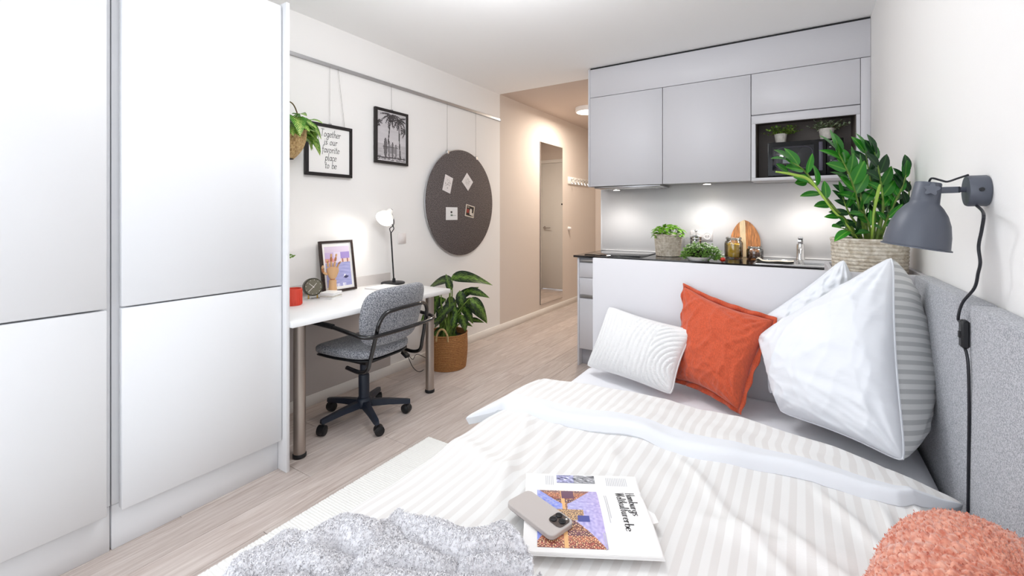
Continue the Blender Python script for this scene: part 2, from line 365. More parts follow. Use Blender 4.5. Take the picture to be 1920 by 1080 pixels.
# stroke lettering: each glyph = (advance, strokes)
GL = {
 'T': (.62, [[(.02, .97), (.3, 1.0), (.62, .98)], [(.33, 1), (.3, .5), (.28, 0)]]),
 'H': (.72, [[(.12, 1), (.12, 0)], [(.56, 1), (.56, 0)], [(.12, .5), (.56, .52)], [(.02, 1), (.22, 1)], [(.02, 0), (.22, 0)], [(.46, 1), (.66, 1)], [(.46, 0), (.66, 0)]]),
 'W': (.95, [[(.08, 1), (.26, 0)], [(.26, 0), (.46, .95)], [(.42, 1), (.62, 0)], [(.62, 0), (.82, 1)], [(0, 1), (.18, 1)], [(.34, 1), (.5, 1)], [(.74, 1), (.9, 1)]]),
 'a': (.5, [[(.38, .4), (.24, .5), (.08, .38), (.06, .14), (.2, 0), (.38, .14)], [(.4, .5), (.38, .12), (.48, .02)]]),
 'b': (.5, [[(.1, 1), (.09, .04)], [(.1, .34), (.26, .5), (.42, .38), (.42, .12), (.26, 0), (.09, .06)]]),
 'c': (.42, [[(.36, .42), (.22, .5), (.07, .36), (.07, .12), (.22, 0), (.4, .1)]]),
 'e': (.45, [[(.08, .26), (.38, .3), (.34, .46), (.2, .5), (.07, .34), (.08, .1), (.22, 0), (.42, .1)]]),
 'f': (.36, [[(.38, .95), (.24, 1), (.16, .85), (.15, .1), (.12, -.3)], [(.02, .5), (.34, .52)]]),
 'g': (.5, [[(.38, .4), (.24, .5), (.08, .38), (.07, .16), (.22, .03), (.38, .16)], [(.4, .5), (.39, -.2), (.24, -.4), (.08, -.3), (.14, -.12), (.4, 0)]]),
 'h': (.52, [[(.1, 1), (.09, 0)], [(.1, .32), (.26, .5), (.38, .4), (.39, .1), (.48, 0)]]),
 'i': (.26, [[(.1, .5), (.09, .08), (.2, 0)], [(.11, .7), (.13, .74)]]),
 'k': (.5, [[(.1, 1), (.1, 0)], [(.42, .5), (.12, .24)], [(.2, .3), (.44, 0)]]),
 'l': (.26, [[(.1, 1), (.09, .08), (.2, 0)]]),
 'm': (.78, [[(.1, .5), (.1, 0)], [(.1, .32), (.24, .5), (.36, .4), (.36, 0)], [(.36, .32), (.5, .5), (.62, .4), (.63, .06), (.72, 0)]]),
 'n': (.54, [[(.1, .5), (.1, 0)], [(.1, .32), (.26, .5), (.4, .4), (.4, .06), (.5, 0)]]),
 'o': (.5, [[(.24, .5), (.08, .38), (.07, .12), (.22, 0), (.38, .12), (.38, .38), (.24, .5)]]),
 'p': (.52, [[(.12, .5), (.08, -.42)], [(.12, .34), (.28, .5), (.42, .38), (.4, .12), (.26, 0), (.1, .1)]]),
 'r': (.4, [[(.1, .5), (.1, 0)], [(.1, .3), (.22, .48), (.36, .44)]]),
 's': (.4, [[(.33, .44), (.2, .5), (.08, .4), (.18, .26), (.32, .14), (.22, 0), (.05, .06)]]),
 't': (.36, [[(.16, .8), (.15, .1), (.28, 0)], [(.02, .5), (.32, .52)]]),
 'u': (.54, [[(.1, .5), (.1, .12), (.22, 0), (.38, .14)], [(.39, .5), (.39, .08), (.5, 0)]]),
 'v': (.46, [[(.06, .5), (.2, 0), (.36, .5), (.44, .48)]]),
}
def lettering(mb, lines, pos, ux, uy, size, leading, nib, thin, nibang=0, slant=0, width=1, centre=True, spacing=1):
    """draws the lines as pen strokes on the plane (ux, uy) about pos"""
    ux = V(ux); uy = V(uy); pos = V(pos); nx, ny = cos(nibang)*nib/2, sin(nibang)*nib/2
    for li, s_ in enumerate(lines):
        tot = sum((GL[c][0] if c != ' ' else .4)*spacing for c in s_)*width; x = -tot/2 if centre else 0; y0 = -li*leading
        for c in s_:
            if c == ' ': x += .4*width*spacing; continue
            adv, st = GL[c]
            for pl in st:
                pp = smooth([V((q[0], q[1], 0)) for q in pl], 5) if len(pl) > 2 else [V((q[0], q[1], 0)) for q in pl]
                P = [((x+(q.x+slant*q.y)*width)*size, (y0+q.y)*size) for q in pp]
                for i in range(len(P)-1):
                    a, b = P[i], P[i+1]; d = V((b[0]-a[0], b[1]-a[1])); L = d.length or 1e-6; ex, ey = d.x/L*thin*.3*size, d.y/L*thin*.3*size
                    a = (a[0]-ex, a[1]-ey); b = (b[0]+ex, b[1]+ey)
                    for (ox, oy) in ((nx*size, ny*size), (-d.y/L*thin*size/2, d.x/L*thin*size/2)):
                        q = [(a[0]-ox, a[1]-oy), (a[0]+ox, a[1]+oy), (b[0]+ox, b[1]+oy), (b[0]-ox, b[1]-oy)]
                        mb.add([pos+ux*t[0]+uy*t[1] for t in q], [[0, 1, 2, 3]])
            x += adv*width*spacing
def raster(name, o, ux, uy, wd, ht, nx, ny, fn, parent, local=False):
    """flat print: colour per face; fn(x 0..1, y 0..1 from the bottom) -> sRGB"""
    mb = MB(); o = V(o); ux = V(ux); uy = V(uy); mb.grid(nx, ny, lambda a, b: o+ux*(a*wd)+uy*(b*ht))
    ob = mb.build(name, 'print', parent, smooth_=False, local=local)
    ca = ob.data.color_attributes.new('Col', 'FLOAT_COLOR', 'CORNER'); buf = []
    for j in range(ny):
        for i in range(nx): c = rgba([max(0, min(255, q)) for q in fn((i+.5)/nx, (j+.5)/ny)]); buf += list(c)*4
    ca.data.foreach_set('color', buf); return ob

# ------------------------------------------------------------ the room
WL = -2.74; WR = .41; CE = 2.587; YW = -1.35; YH = 4.056; YE = 6.8; HR = -1.60; YK = 4.12
box('wall_left', WL-.12, WL, YW, YH, 0, CE+.05, 'wall', bev=0, kind='structure')
box('wall_hall_left', WL-.12, WL, YH, YE+.1, 0, CE+.05, 'tan', bev=0, kind='structure')
box('wall_right', WR, WR+.12, YW, YK+.1, 0, CE+.05, 'wall', bev=0, kind='structure')
box('wall_kitchen', HR, WR+.12, YK, YK+.12, 0, CE+.05, 'wall', bev=0, kind='structure')
box('wall_hall_right', HR, HR+.12, YK+.12, YE+.1, 0, CE+.05, 'tan', bev=0, kind='structure')
MB().box(WL, -2.60, YE, YE+.1, 0, CE+.05).box(-1.70, HR, YE, YE+.1, 0, CE+.05).box(-2.60, -1.70, YE, YE+.1, 2.20, CE+.05).build('wall_hall_end', 'tan', None, False, kind='structure')
box('ceiling', WL, WR, YW, YH, CE, CE+.05, 'ceiling', bev=0, kind='structure')
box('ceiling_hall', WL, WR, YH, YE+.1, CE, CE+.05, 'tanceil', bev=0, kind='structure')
# window wall behind the camera
MB().box(WL, WR, YW-.1, YW, 0, .35).box(WL, WR, YW-.1, YW, 2.5, CE+.05).box(WL, -2.3, YW-.1, YW, .35, 2.5).box(.3, WR, YW-.1, YW, .35, 2.5).build('wall_window', 'wall', None, False, kind='structure')
wf = MB()
for x in (-2.3, -1.42, -.56, .24): wf.box(x, x+.06, YW-.08, YW-.02, .35, 2.5, .004)
wf.box(-2.3, .3, YW-.08, YW-.02, .35, .41, .004).box(-2.3, .3, YW-.08, YW-.02, 2.44, 2.5, .004).box(-2.3, .3, YW-.08, YW-.02, 1.2, 1.25, .004)
wf.build('window_1', 'white', None, kind='structure', ang=50)
# floor: boards laid lengthwise
fl = box('floor', WL, WR, YW, YE+.1, -.05, -.012, M['soil'], bev=0, kind='structure')
PW, PL = .187, 1.26
pm = MB().box(0, PW-.0018, 0, PL-.0018, -.012, 0, .0012).build('plank', 'plank', mesh_only=True)
for i in range(17):
    s_ = (i*.37 % 1)*PL
    for j in range(-1, 7):
        y0 = YW+j*PL+s_; x0 = WL+i*PW
        if y0+PL > YE+.15 or y0 < YW-.01: 
            ya, yb = max(y0, YW), min(y0+PL, YE+.09)
            if yb-ya < .03: continue
            o = box('plank', x0, min(x0+PW-.0018, WR), ya, yb-.0018, -.012, 0, 'plank', fl, bev=.0012)
        elif x0+PW > WR: o = box('plank', x0, WR, y0, y0+PL-.0018, -.012, 0, 'plank', fl, bev=.0012)
        else: o = bpy.data.objects.new('plank', pm); COL.objects.link(o); o.parent = fl; o.location = (x0, y0, 0)
box('baseboard_left', WL, WL+.014, YW, YE, 0, .075, 'skirt', kind='structure', bev=.003)
box('baseboard_hall_end', WL+.014, -2.62, YE-.014, YE, 0, .075, 'skirt', kind='structure', bev=.003)
box('baseboard_hall_right', HR-.014, HR, YK, YE-.014, 0, .075, 'skirt', kind='structure', bev=.003)
box('trim_1', WL, WL+.012, YW, 2.485, .075, .812, 'greypaint', kind='structure', bev=.001)     # grey dado behind the desk

# entrance door at the hall's end, seen in the mirror
d1 = empty('door_1', (-2.15, YE, 0)); tag(d1, kind='structure')
box('door_leaf', -2.56, -1.74, YE-.005, YE+.04, .012, 2.15, 'door', d1, .003)
MB().box(-2.62, -2.56, YE-.02, YE+.05, 0, 2.21, .003).box(-1.74, -1.68, YE-.02, YE+.05, 0, 2.21, .003).box(-2.56, -1.74, YE-.02, YE+.05, 2.152, 2.21, .003).build('door_frame', 'door', d1)
MB().cyl((-1.80, YE-.005, 1.05), (-1.80, YE-.05, 1.05), .01).tube([(-1.80, YE-.05, 1.05), (-1.85, YE-.055, 1.05), (-1.93, YE-.055, 1.05)], .009).cyl((-1.80, YE-.004, 1.05), (-1.80, YE-.012, 1.05), .026).build('door_handle', 'steel', d1)
MB().cyl((-2.13, YE-.004, 1.45), (-2.13, YE-.016, 1.45), .014).build('peephole', 'black', d1)

# ------------------------------------------------------------ wardrobes
def wardrobe(y0, y1, label, endpanel):
    r = empty('wardrobe', (-2.45, (y0+y1)/2, 0), label, 'wardrobe', 'white wardrobes along the left wall')
    xb, xf = WL+.016, -2.19
    MB().box(xb, xf, y0+.001, y1-.001, .17, 2.31, .001).build('body', 'wardrobe', r)
    box('plinth', xb, xf-.001, y0+.002, y1-.002, 0, .168, 'wardrobe', r)
    g = .021
    box('door', xf+.004, -2.15, y0+g, y1-.004 if endpanel else y1-g, .923, 2.303, 'wardrobe', r, .0025)
    box('door', xf+.004, -2.15, y0+g, y1-.004 if endpanel else y1-g, .155, .916, 'wardrobe', r, .0025)
    if endpanel: box('end_panel', xb, -2.12, y1, y1+.018, 0, 2.318, 'wardrobe', r, .001)
    return r
wardrobe(.615, 1.262, 'tall white wardrobe unit beside the desk with end panel', True)
wardrobe(-.06, .613, 'tall white wardrobe unit at the far left of the picture', False)

# ------------------------------------------------------------ picture rail and hung things
pr = empty('picture_rail', (WL, 1.5, 2.30), 'slim grey aluminium picture rail along the left wall', 'rail')
MB().box(WL, WL+.014, -.9, YH, 2.292, 2.318, .002).build('track', 'alu', pr)
box('end_cap', WL, WL+.016, YH-.012, YH, 2.288, 2.321, 'alu', pr)
XW = WL+.003
def hang(mb, y, z, z1=2.30, y1=None):
    mb.tube([(WL+.016, y, z), (WL+.016, y if y1 is None else y1, z1)], .0012, 5)

# framed quote
fx = WL+.028
q = empty('framed_quote', (fx, 1.93, 1.54), 'square black framed handwritten quote hanging from the rail', 'picture')
def hframe(root, y0, y1, z0, z1, t, m, depth=.022):
    x0 = WL+.006
    mb = MB()
    mb.box(x0, x0+depth, y0, y1, z1-t, z1, .001).box(x0, x0+depth, y0, y1, z0, z0+t, .001).box(x0, x0+depth, y0, y0+t, z0+t, z1-t, .001).box(x0, x0+depth, y1-t, y1, z0+t, z1-t, .001)
    mb.build('frame', m, root)
    box('backing', x0, x0+depth-.008, y0+t, y1-t, z0+t, z1-t, 'paper', root, 0)
    return x0+depth-.0075
xp = hframe(q, 1.748, 2.112, 1.535, 1.892, .022, 'frameblack')
mb = MB(); lettering(mb, ['Together', 'is our', 'favorite', 'place', 'to be'], (xp, 1.938, 1.806), (0, 1, 0), (0, 0, 1), .050, 1.08, .085, .055, .6, .12, .84)
mb.build('lettering', 'ink', q, False)
mb = MB(); hang(mb, 1.935, 1.892); hang(mb, 2.055, 1.892, 2.30, 2.0); mb.build('wire', 'wire', q)
MB().box(WL+.008, WL+.024, 1.925, 1.945, 1.89, 1.90, .001).build('hook', 'steel', q)

# framed palms
q = empty('framed_palm_photo', (fx, 2.49, 1.68), 'tall black framed black and white photo of palms and surfboards', 'picture')
xp = hframe(q, 2.322, 2.664, 1.672, 2.10, .022, 'frameblack')
rp = random.Random(3)
fr = []
for (cx, cy, n, L, a0, a1) in ((.46, .96, 9, .36, -3.4, .2), (.76, .90, 9, .34, -3.6, .5), (-.02, .80, 4, .2, -1.2, .2), (1.02, .68, 4, .22, -3.8, -2.4)):
    for k in range(n):
        a = a0+(a1-a0)*k/(n-1)+rp.uniform(-.08, .08); fr.append((cx, cy, a, L*rp.uniform(.8, 1.1)))
def palms(x, y):
    X = x; Y = y*1.35
    c = 205-25*y + 10*noise.noise(V((x*3, y*20, 0)))
    if y < .34: c = 178+18*noise.noise(V((x*6, y*50, 1)))
    if y < .09: c = 190 if noise.noise(V((x*14, y*40, 2))) > 0 else 120
    if abs(y-.065) < .012: c = 60
    # trunks
    t1 = .46-.06*(.95-y)**1.2-.06*max(0, .8-y); 
    if .34 < y < .97 and abs(x-(.47-.11*(1-((y-.34)/.62))**.8)) < .017: c = 35
    if .06 < y < .9 and abs(x-(.75+.06*(1-y)**2)) < .018+.022*max(0, .3-y): c = 32
    for (cx, cy, a, L) in fr:
        dx = x-cx; dy = (y-cy)*1.35
        d = dx*cos(a)+dy*sin(a)
        if 0 < d < L:
            e = -dx*sin(a)+dy*cos(a)+d*d*1.0*(1 if cos(a) > 0 else -1)
            if abs(e) < .016*(1-d/L)+.026*abs(sin(d*60))*(d > .05): c = 42+50*(rp.random() < .2)
    for (bx, bw, bh, cc) in ((.27, .062, .40, 95), (.40, .045, .345, 120), (.52, .045, .33, 105), (.64, .042, .29, 125)):
        yc = .07+bh/2
        e = ((x-bx)/bw)**2+((y-yc)/(bh/2))**2
        if e < 1: c = cc+25*sin(x*140) if e < .8 else 60
    if .02 and abs(y-.285) < .006 and .18 < x < .72: c = 60
    return (c+4, c, c+3)
raster('print', (xp, 2.322+.026, 1.672+.026), (0, 1, 0), (0, 0, 1), .342-.052, .428-.052, 74, 96, palms, q)
mb = MB(); hang(mb, 2.493, 2.10); mb.build('wire', 'wire', q)
MB().box(WL+.008, WL+.024, 2.483, 2.503, 2.098, 2.108, .001).build('hook', 'steel', q)

# round felt pin board
RB = .502; cb = V((WL+.012, 3.372, 1.387))
q = empty('round_pinboard', (WL, cb.y, cb.z-RB), 'large round dark grey felt pin board hanging from the rail', 'pin board')
MB().lathe([(0, .0), (RB-.002, .0), (RB, .002), (RB, .014), (RB-.004, .017), (0, .017)], cb, 96, (1, 0, 0)).build('felt_disc', 'felt', q)
MB().tube([cb+V((.006, cos(a)*(RB+.001), sin(a)*(RB+.001))) for a in [2*pi*i/96 for i in range(96)]], .005, 6, closed=True).build('metal_rim', 'alu', q)
for (yy, zz) in ((3.165, 1.872), (3.60, 1.862)):
    mb = MB(); z_ = cb.z+sqrt(RB*RB-(yy-cb.y)**2)
    mb.box(WL+.008, WL+.032, yy-.012, yy+.012, z_-.012, z_+.022, .003); c_ = mb.build('clip', 'steel', q)
    mb = MB(); hang(mb, yy, z_+.02); mb.build('wire', 'wire', q)
def card(name, u, v, wd, ht, ang, label, fn, cat='card'):
    p = PX(u, v, cb.x+.019)
    r = empty(name, p, label, cat)
    ux = V((0, cos(ang), sin(ang))); uy = V((0, -sin(ang), cos(ang)))
    mt = Matrix(((0, 0, 1), (ux.y, uy.y, 0), (ux.z, uy.z, 0))).to_4x4(); mt.translation = p
    MB().box(-wd/2, wd/2, -ht/2, ht/2, 0, .0012, 0, mtx=mt).build('sheet', 'paper', r, False)
    raster('print', p+V((.0016, 0, 0))-ux*(wd/2*.96)-uy*(ht/2*.96), ux, uy, wd*.96, ht*.96, 26, 30, fn, r)
def sk(x, y):
    n = noise.noise(V((x*14, y*14, 5))); d = (x-.5)**2+(y-.55)**2
    return (150, 146, 146) if (n > .25 and d < .12) or (abs(y-.5) < .05 and .3 < x < .7 and n > 0) else (228, 222, 222)
def sk2(x, y):
    n = noise.noise(V((x*18, y*18, 9))); d = (x-.5)**2+(y-.5)**2
    return (140, 138, 136) if n > .2 and d < .1 else (226, 222, 222)
def sk3(x, y):
    if abs(x-.45) < .07 and abs(y-.62) < .08: return (40, 40, 40)
    if abs(x-.48) < .1 and abs(y-.38) < .07: return (96, 116, 106)
    if abs(y-.36) < .015 and .4 < x < .9: return (150, 150, 150)
    return (232, 232, 233)
def sk4(x, y):
    if min(x, y, 1-x, 1-y) < .06: return (205, 192, 170)
    if abs(x-.25) < .12 and .3 < y < .65: return (150, 52, 44)
    if abs(y-.8) < .05 and .15 < x < .4: return (150, 140, 130)
    if ((x-.6)/.14)**2+((y-.45)/.3)**2 < 1 or ((x-.8)/.1)**2+((y-.25)/.15)**2 < 1: return (214, 206, 196)
    return (30, 22, 22)
card('note_card', 839.5, 345, .112, .150, -.28, 'white card with small drawing, upper left on the pin board', sk)
card('note_card', 876.5, 341, .128, .120, -.72, 'white card tilted like a diamond, upper right on the pin board', sk2)
card('note_card', 847, 400.5, .165, .118, 0.0, 'plain square white card, lower left on the pin board', sk3)
card('photo_card', 881, 396, .138, .115, -.18, 'small dark photo with pale figures, lower right on the pin board', sk4, 'photo')

# wall switches and mirror, hooks
def wallswitch(y, z, s, label, rocker=True):
    r = empty('light_switch', (WL, y, z-s/2), label, 'switch')
    box('cover_plate', WL, WL+.009, y-s/2, y+s/2, z-s/2, z+s/2, 'switch', r, .003)
    box('rocker', WL+.009, WL+.013, y-s*.36, y+s*.36, z-s*.36, z+s*.36, 'switch', r, .002)
wallswitch(2.615, 1.078, .086, 'white square light switch on wall behind the desk lamp')
r = empty('thermostat', (WL, 5.79, 1.07), 'small round white wall thermostat right of the tall mirror', 'thermostat')
MB().lathe([(.0, 0), (.026, 0), (.026, .01), (.02, .018), (.02, .04), (.016, .045), (0, .045)], (WL, 5.79, 1.08), 20, (1, 0, 0)).build('knob_body', 'switch', r)
r = empty('wall_mirror', (WL, 5.27, .14), 'tall frameless mirror on the beige hall wall', 'mirror')
box('glass', WL+.006, WL+.010, 4.96, 5.583, .137, 2.193, 'mirror', r, 0)
box('edge', WL, WL+.006, 4.957, 5.586, .134, 2.196, 'frameblack', r, 0)
r = empty('hook_rail', (WL, 6.1, 1.71), 'white coat hook rail on the hall wall near cabinets', 'coat rack')
box('board', WL, WL+.018, 5.77, 6.5, 1.71, 1.81, 'skirt', r, .002)
for i in range(6):
    y = 5.85+i*.115
    MB().tube([(WL+.018, y, 1.775), (WL+.045, y, 1.772), (WL+.06, y, 1.79)], .005, 6, sm=3).tube([(WL+.018, y, 1.75), (WL+.035, y, 1.715), (WL+.05, y, 1.71), (WL+.058, y, 1.73)], .005, 6, sm=3).box(WL+.018, WL+.021, y-.008, y+.008, 1.74, 1.785, .001).build('hook', 'steel', r)
r = empty('ceiling_lamp', (-2.17, 5.15, CE-.055), 'flat round white ceiling lamp in the hall', 'lamp')
MB().lathe([(0, 0), (.15, 0), (.155, .01), (.155, .055), (0, .055)], (-2.17, 5.15, CE-.055), 40).build('housing', 'white', r)
MB().lathe([(0, -.004), (.13, -.004), (.14, 0), (0, 0)], (-2.17, 5.15, CE-.0555), 40).build('diffuser', 'bulbwarm', r)
light('hall_lamp_light', 'AREA', (-2.17, 5.15, CE-.065), 26, (1, .90, .78), .26, None, disk=True)

# ------------------------------------------------------------ desk
DX0, DX1, DY0, DY1, DZ = WL+.014, -2.10, 1.282, 2.477, .74
r = empty('desk', (-2.42, 1.88, 0), 'white desk with round steel legs against the left wall', 'desk')
box('desktop', DX0, DX1, DY0, DY1, DZ-.030, DZ, 'white', r, .002)
for (x, y) in ((-2.205, 1.385), (-2.225, 2.395)):
    l_ = MB().lathe([(.030, .022), (.030, DZ-.031)], (x, y, 0), 28).build('leg', 'legmetal', r)
    MB().lathe([(.031, 0), (.034, .004), (.034, .018), (.031, .022)], (x, y, 0), 28).build('foot', 'black', l_)
    MB().lathe([(.04, 0), (.04, .004)], (x, y, DZ-.035), 24).build('mounting_plate', 'legmetal', l_)

r = empty('cup', (-2.50, 1.535, DZ), 'coral red ribbed cup at the left end of the desk', 'cup')
mb = MB(); n = 64
mb.lathe([(0, 0), (.040, 0), (.043, .004), (.044, .05), (.044, .098), (.041, .098), (.040, .01), (0, .008)], (-2.50, 1.535, DZ), n)
mb.build('body', 'mugred', r)
mb = MB()
for i in range(32): a = 2*pi*i/32; mb.box(-.0015, .0015, -.001, .001, .006, .092, 0, mtx=Matrix.Translation((-2.50+.0445*cos(a), 1.535+.0445*sin(a), DZ))@Matrix.Rotation(a, 4, 'Z'))
mb.build('ribs', 'mugred', r, kind='stuff')

# alarm clock
cc = PX(586, 538, -2.60); ax = V((.86, -.35, .12)).normalized()
r = empty('alarm_clock', (cc.x, cc.y, DZ), 'round olive green alarm clock between cup and framed print', 'clock')
MB().lathe([(0, -.03), (.052, -.03), (.056, -.026), (.056, .028), (.053, .031), (.051, .026), (0, .026)], cc, 40, ax).build('case', 'clock', r)
MB().lathe([(0, .0265), (.0505, .0265), (.0505, .0272), (0, .0275)], cc, 40, ax).build('dial', 'clockface', r)
Rr = V((0, 0, 1)).rotation_difference(ax).to_matrix().to_4x4(); T = Matrix.Translation(cc)@Rr
mb = MB()
for k in range(12): mb.box(-.0008, .0008, .041, .047, .028, .0284, 0, mtx=T@Matrix.Rotation(k*pi/6, 4, 'Z'))
mb.build('hour_marks', 'paper', r)
for a, L in ((2.0, .034), (.5, .03), (3.5, .042)): MB().box(-.0012, .0012, -.006, L, .029, .030, 0, mtx=T@Matrix.Rotation(a, 4, 'Z')).build('hand', 'paper', r)
for sgn in (-1, 1):
    sd = ax.cross(UP).normalized(); pf = V((cc.x, cc.y, DZ))+sd*.026*sgn+V((ax.x, ax.y, 0))*.012
    MB().cyl(pf, pf+V((0, 0, cc.z-DZ-.045)), .005, n=10).build('foot', 'brass', r)

# framed print leaning
r = empty('framed_sea_print', (-2.68, 2.05, DZ), 'dark framed lilac sea print leaning on the wall', 'picture')
pa = PX(606, 549, -2.655); pb = PX(668, 538, -2.655); y0, y1 = pa.y, pb.y; FWD = y1-y0; FH = FWD*1.33
tl = radians(8.5); T = Matrix.Translation((-2.665, y0, DZ+.002))@Matrix.Rotation(-tl, 4, 'Y')@Matrix(((0, 0, 1, 0), (1, 0, 0, 0), (0, 1, 0, 0), (0, 0, 0, 1)))
t = .016; D = .022
MB().box(0, FWD, 0, t, 0, D, .001, mtx=T).box(0, FWD, FH-t, FH, 0, D, .001, mtx=T).box(0, t, t, FH-t, 0, D, .001, mtx=T).box(FWD-t, FWD, t, FH-t, 0, D, .001, mtx=T).build('frame', 'framebrown', r)
MB().box(t, FWD-t, t, FH-t, 0, D-.008, 0, mtx=T).build('mount', 'paper', r, False)
def sea(x, y):
    if y > .86: return (214, 200, 220)
    if y > .62 and x < .35: return (196, 176, 214) if y > .7 else (214, 150, 160)
    if y > .60 and x > .62: return (160, 140, 200) if y > .68 else ((150, 96, 90) if abs((x*5) % 1-.5) < .1 else (226, 200, 190))
    if y > .60: return (222, 212, 232)
    if abs(x-.78) < .13*max(0, 1-abs(y-.22)*26) : return (50, 50, 90)
    if abs(x-.74) < .07*(1-(y-.23)*14) and .23 < y < .29: return (236, 236, 244)
    if y < .07 and abs(x-.5) < .28 and noise.noise(V((x*60, 0, 0))) > .0: return (232, 232, 246)
    n = noise.noise(V((x*4, y*22, 3)))
    return (162+24*n, 164+22*n, 210+14*n)
O = T@V((t+.018, t+.020, D-.0075)); ux = (T.to_3x3()@V((1, 0, 0))); uy = (T.to_3x3()@V((0, 1, 0)))
raster('print', O, ux, uy, FWD-2*t-.036, FH-2*t-.044, 40, 54, sea, r)

# wooden hand
hb = V((-2.60, 1.868, DZ))
r = empty('wooden_hand', hb, 'jointed pale wooden artist hand standing on the desk', 'ornament')
MB().lathe([(0, 0), (.030, 0), (.031, .004), (.027, .03), (.024, .08), (.0235, .10), (0, .104)], hb, 28).build('forearm', 'wood', r)
hv = V((.80, -.6, 0)).normalized(); hs = V((-hv.y, hv.x, 0))   # palm normal and side
mb = MB()
def pf_(a, b):
    ang = 2*pi*a; z = b; wdt = .021+.017*min(1, z*1.7)-.004*max(0, z-.8); dep = .018-.004*z
    e = sqrt(max(0, 1-(max(0, z-.85)/.15)**2*.7)); e2 = 1 if z > .08 else .85
    return hb+V((0, 0, .108+z*.078))+hs*(cos(ang)*wdt*e*e2)+hv*(sin(ang)*dep*e)
mb.grid(24, 12, pf_); mb.add([pf_(i/24, 1) for i in range(24)], [list(range(24))]); mb.add([pf_(i/24, 0) for i in range(24)], [list(range(24))[::-1]])
mb.build('palm', 'wood', r)
MB().ball(hb+V((0, 0, .106)), .016).build('wrist_joint', 'woodjoint', r)
def finger(base, dirs, lens, rad):
    p = V(base)
    for i, (d, L) in enumerate(zip(dirs, lens)):
        d = V(d).normalized(); e = p+d*L
        f_ = MB().lathe([(0, 0), (rad*.8, .001), (rad, .004), (rad*.92, L-.005), (rad*.7, L-.001), (0, L)], p, 14, d).build('finger_segment', 'wood' if i != 1 else 'woodjoint', r)
        p = e+d*.0015; rad *= .92
top = hb+V((0, 0, .186))
U3 = V((0, 0, 1))
finger(top+hs*-.028, [U3+hs*-.1+hv*.15, U3*.5+hv*.9, U3*-.4+hv*.9-hs*.2], [.034, .026, .02], .0078)
finger(top+hs*-.009, [U3+hv*.2, U3*1+hv*.5, U3+hv*.1], [.038, .03, .022], .0082)
finger(top+hs*.010, [U3+hs*.12+hv*.1, U3+hs*.2, U3+hs*.15-hv*.1], [.036, .028, .021], .0080)
finger(top+hs*.028+U3*-.006, [U3*.8+hs*.3+hv*.3, U3*.5+hs*.4+hv*.8, U3*.0+hv], [.03, .022, .017], .007)
finger(hb+V((0, 0, .135))+hs*-.034, [U3*.6-hs*.8+hv*.3, U3+hs*-.2+hv*.5, U3+hs*.3+hv*.4], [.03, .028, .022], .009)

# coaster stack
cs = V((-2.522, 1.80, DZ))
r = empty('coaster_stack', cs, 'stack of white and pinkish stone coasters before the wooden hand', 'coasters')
for i, (dz, m_) in enumerate(((0, 'white'), (.010, 'potwhite'), (.020, 'white'), (.030, 'white'))):
    MB().box(-.048, .048, -.048, .048, dz, dz+.0092, .0015, mtx=Matrix.Translation(cs)@Matrix.Rotation(.25+.05*i, 4, 'Z')).build('coaster', m_, r)

# notebook
nb_ = PZ(702, 541, DZ)
r = empty('notebook', (nb_.x, nb_.y, DZ), 'thin white notebook lying on the desk behind the chair back', 'notebook')
T = Matrix.Translation((nb_.x+.02, nb_.y+.05, DZ))@Matrix.Rotation(.1, 4, 'Z')
MB().box(-.07, .07, -.10, .10, 0, .0015, 0, mtx=T).box(-.07, .07, -.10, .10, .0085, .010, 0, mtx=T).build('cover', 'white', r, False)
MB().box(-.068, .068, -.098, .098, .0015, .0085, 0, mtx=T).build('pages', 'paper', r, False)

# desk lamp
lb = V((-2.635, 2.425, DZ))
r = empty('desk_lamp', lb, 'lit white desk lamp with thin black stem on the desk', 'lamp')
MB().lathe([(0, 0), (.088, 0), (.090, .003), (.090, .009), (.086, .012), (0, .012)], lb, 48).build('base', 'black', r)
s0 = lb+V((0, .01, .012)); s1 = PX(733, 437, s0.x); st = PX(737, 405, s0.x)
MB().lathe([(.012, 0), (.012, .022), (.008, .03), (0, .03)], s0, 16).tube([s0, s1], .0055, 10).build('stem', 'black', r)
sh = PX(716, 420, -2.63); nk = PX(729, 399, -2.63)
MB().tube([s1, s1+V((0, .028, .03)), s1+V((0, .02, .055)), s1+V((0, .004, .072))], .0035, 8, sm=5).tube([s1, s1+V((0, -.012, .035)), s1+V((0, .02, .055)), s1+V((0, .03, .09)), nk+V((0, .03, -.01)), nk], .0035, 8, sm=5).build('joint_linkage', 'black', r)
axs = (V((.26, -.78, -.58))).normalized()
MB().lathe([(0, -.05), (.016, -.05), (.022, -.042), (.024, -.012), (.034, .0), (.058, .030), (.068, .062), (.0665, .062), (.056, .03), (.032, .002), (0, -.006)], nk+axs*.018, 40, axs).build('shade', 'shadewhite', r)
MB().ball(nk+axs*.052, .026).build('bulb', 'bulb', r)
MB().tube([nk-axs*.03, nk-axs*.036+V((0, .006, .008)), nk-axs*.03+V((0, .02, .004))], .003, 6).build('wing_nut', 'black', r)
MB().tube([lb+V((-.01, .03, .014)), lb+V((-.03, .05, .02)), lb+V((-.05, .06, .012)), lb+V((-.085, .07, .003))], .002, 6, sm=4).build('cord', 'cable', r)
light('desk_lamp_light', 'SPOT', nk+axs*.085, 5.5, (1, .95, .88), .03, rot=V((0, 0, -1)).rotation_difference(axs).to_euler(), spot=2.5, blend=.7)

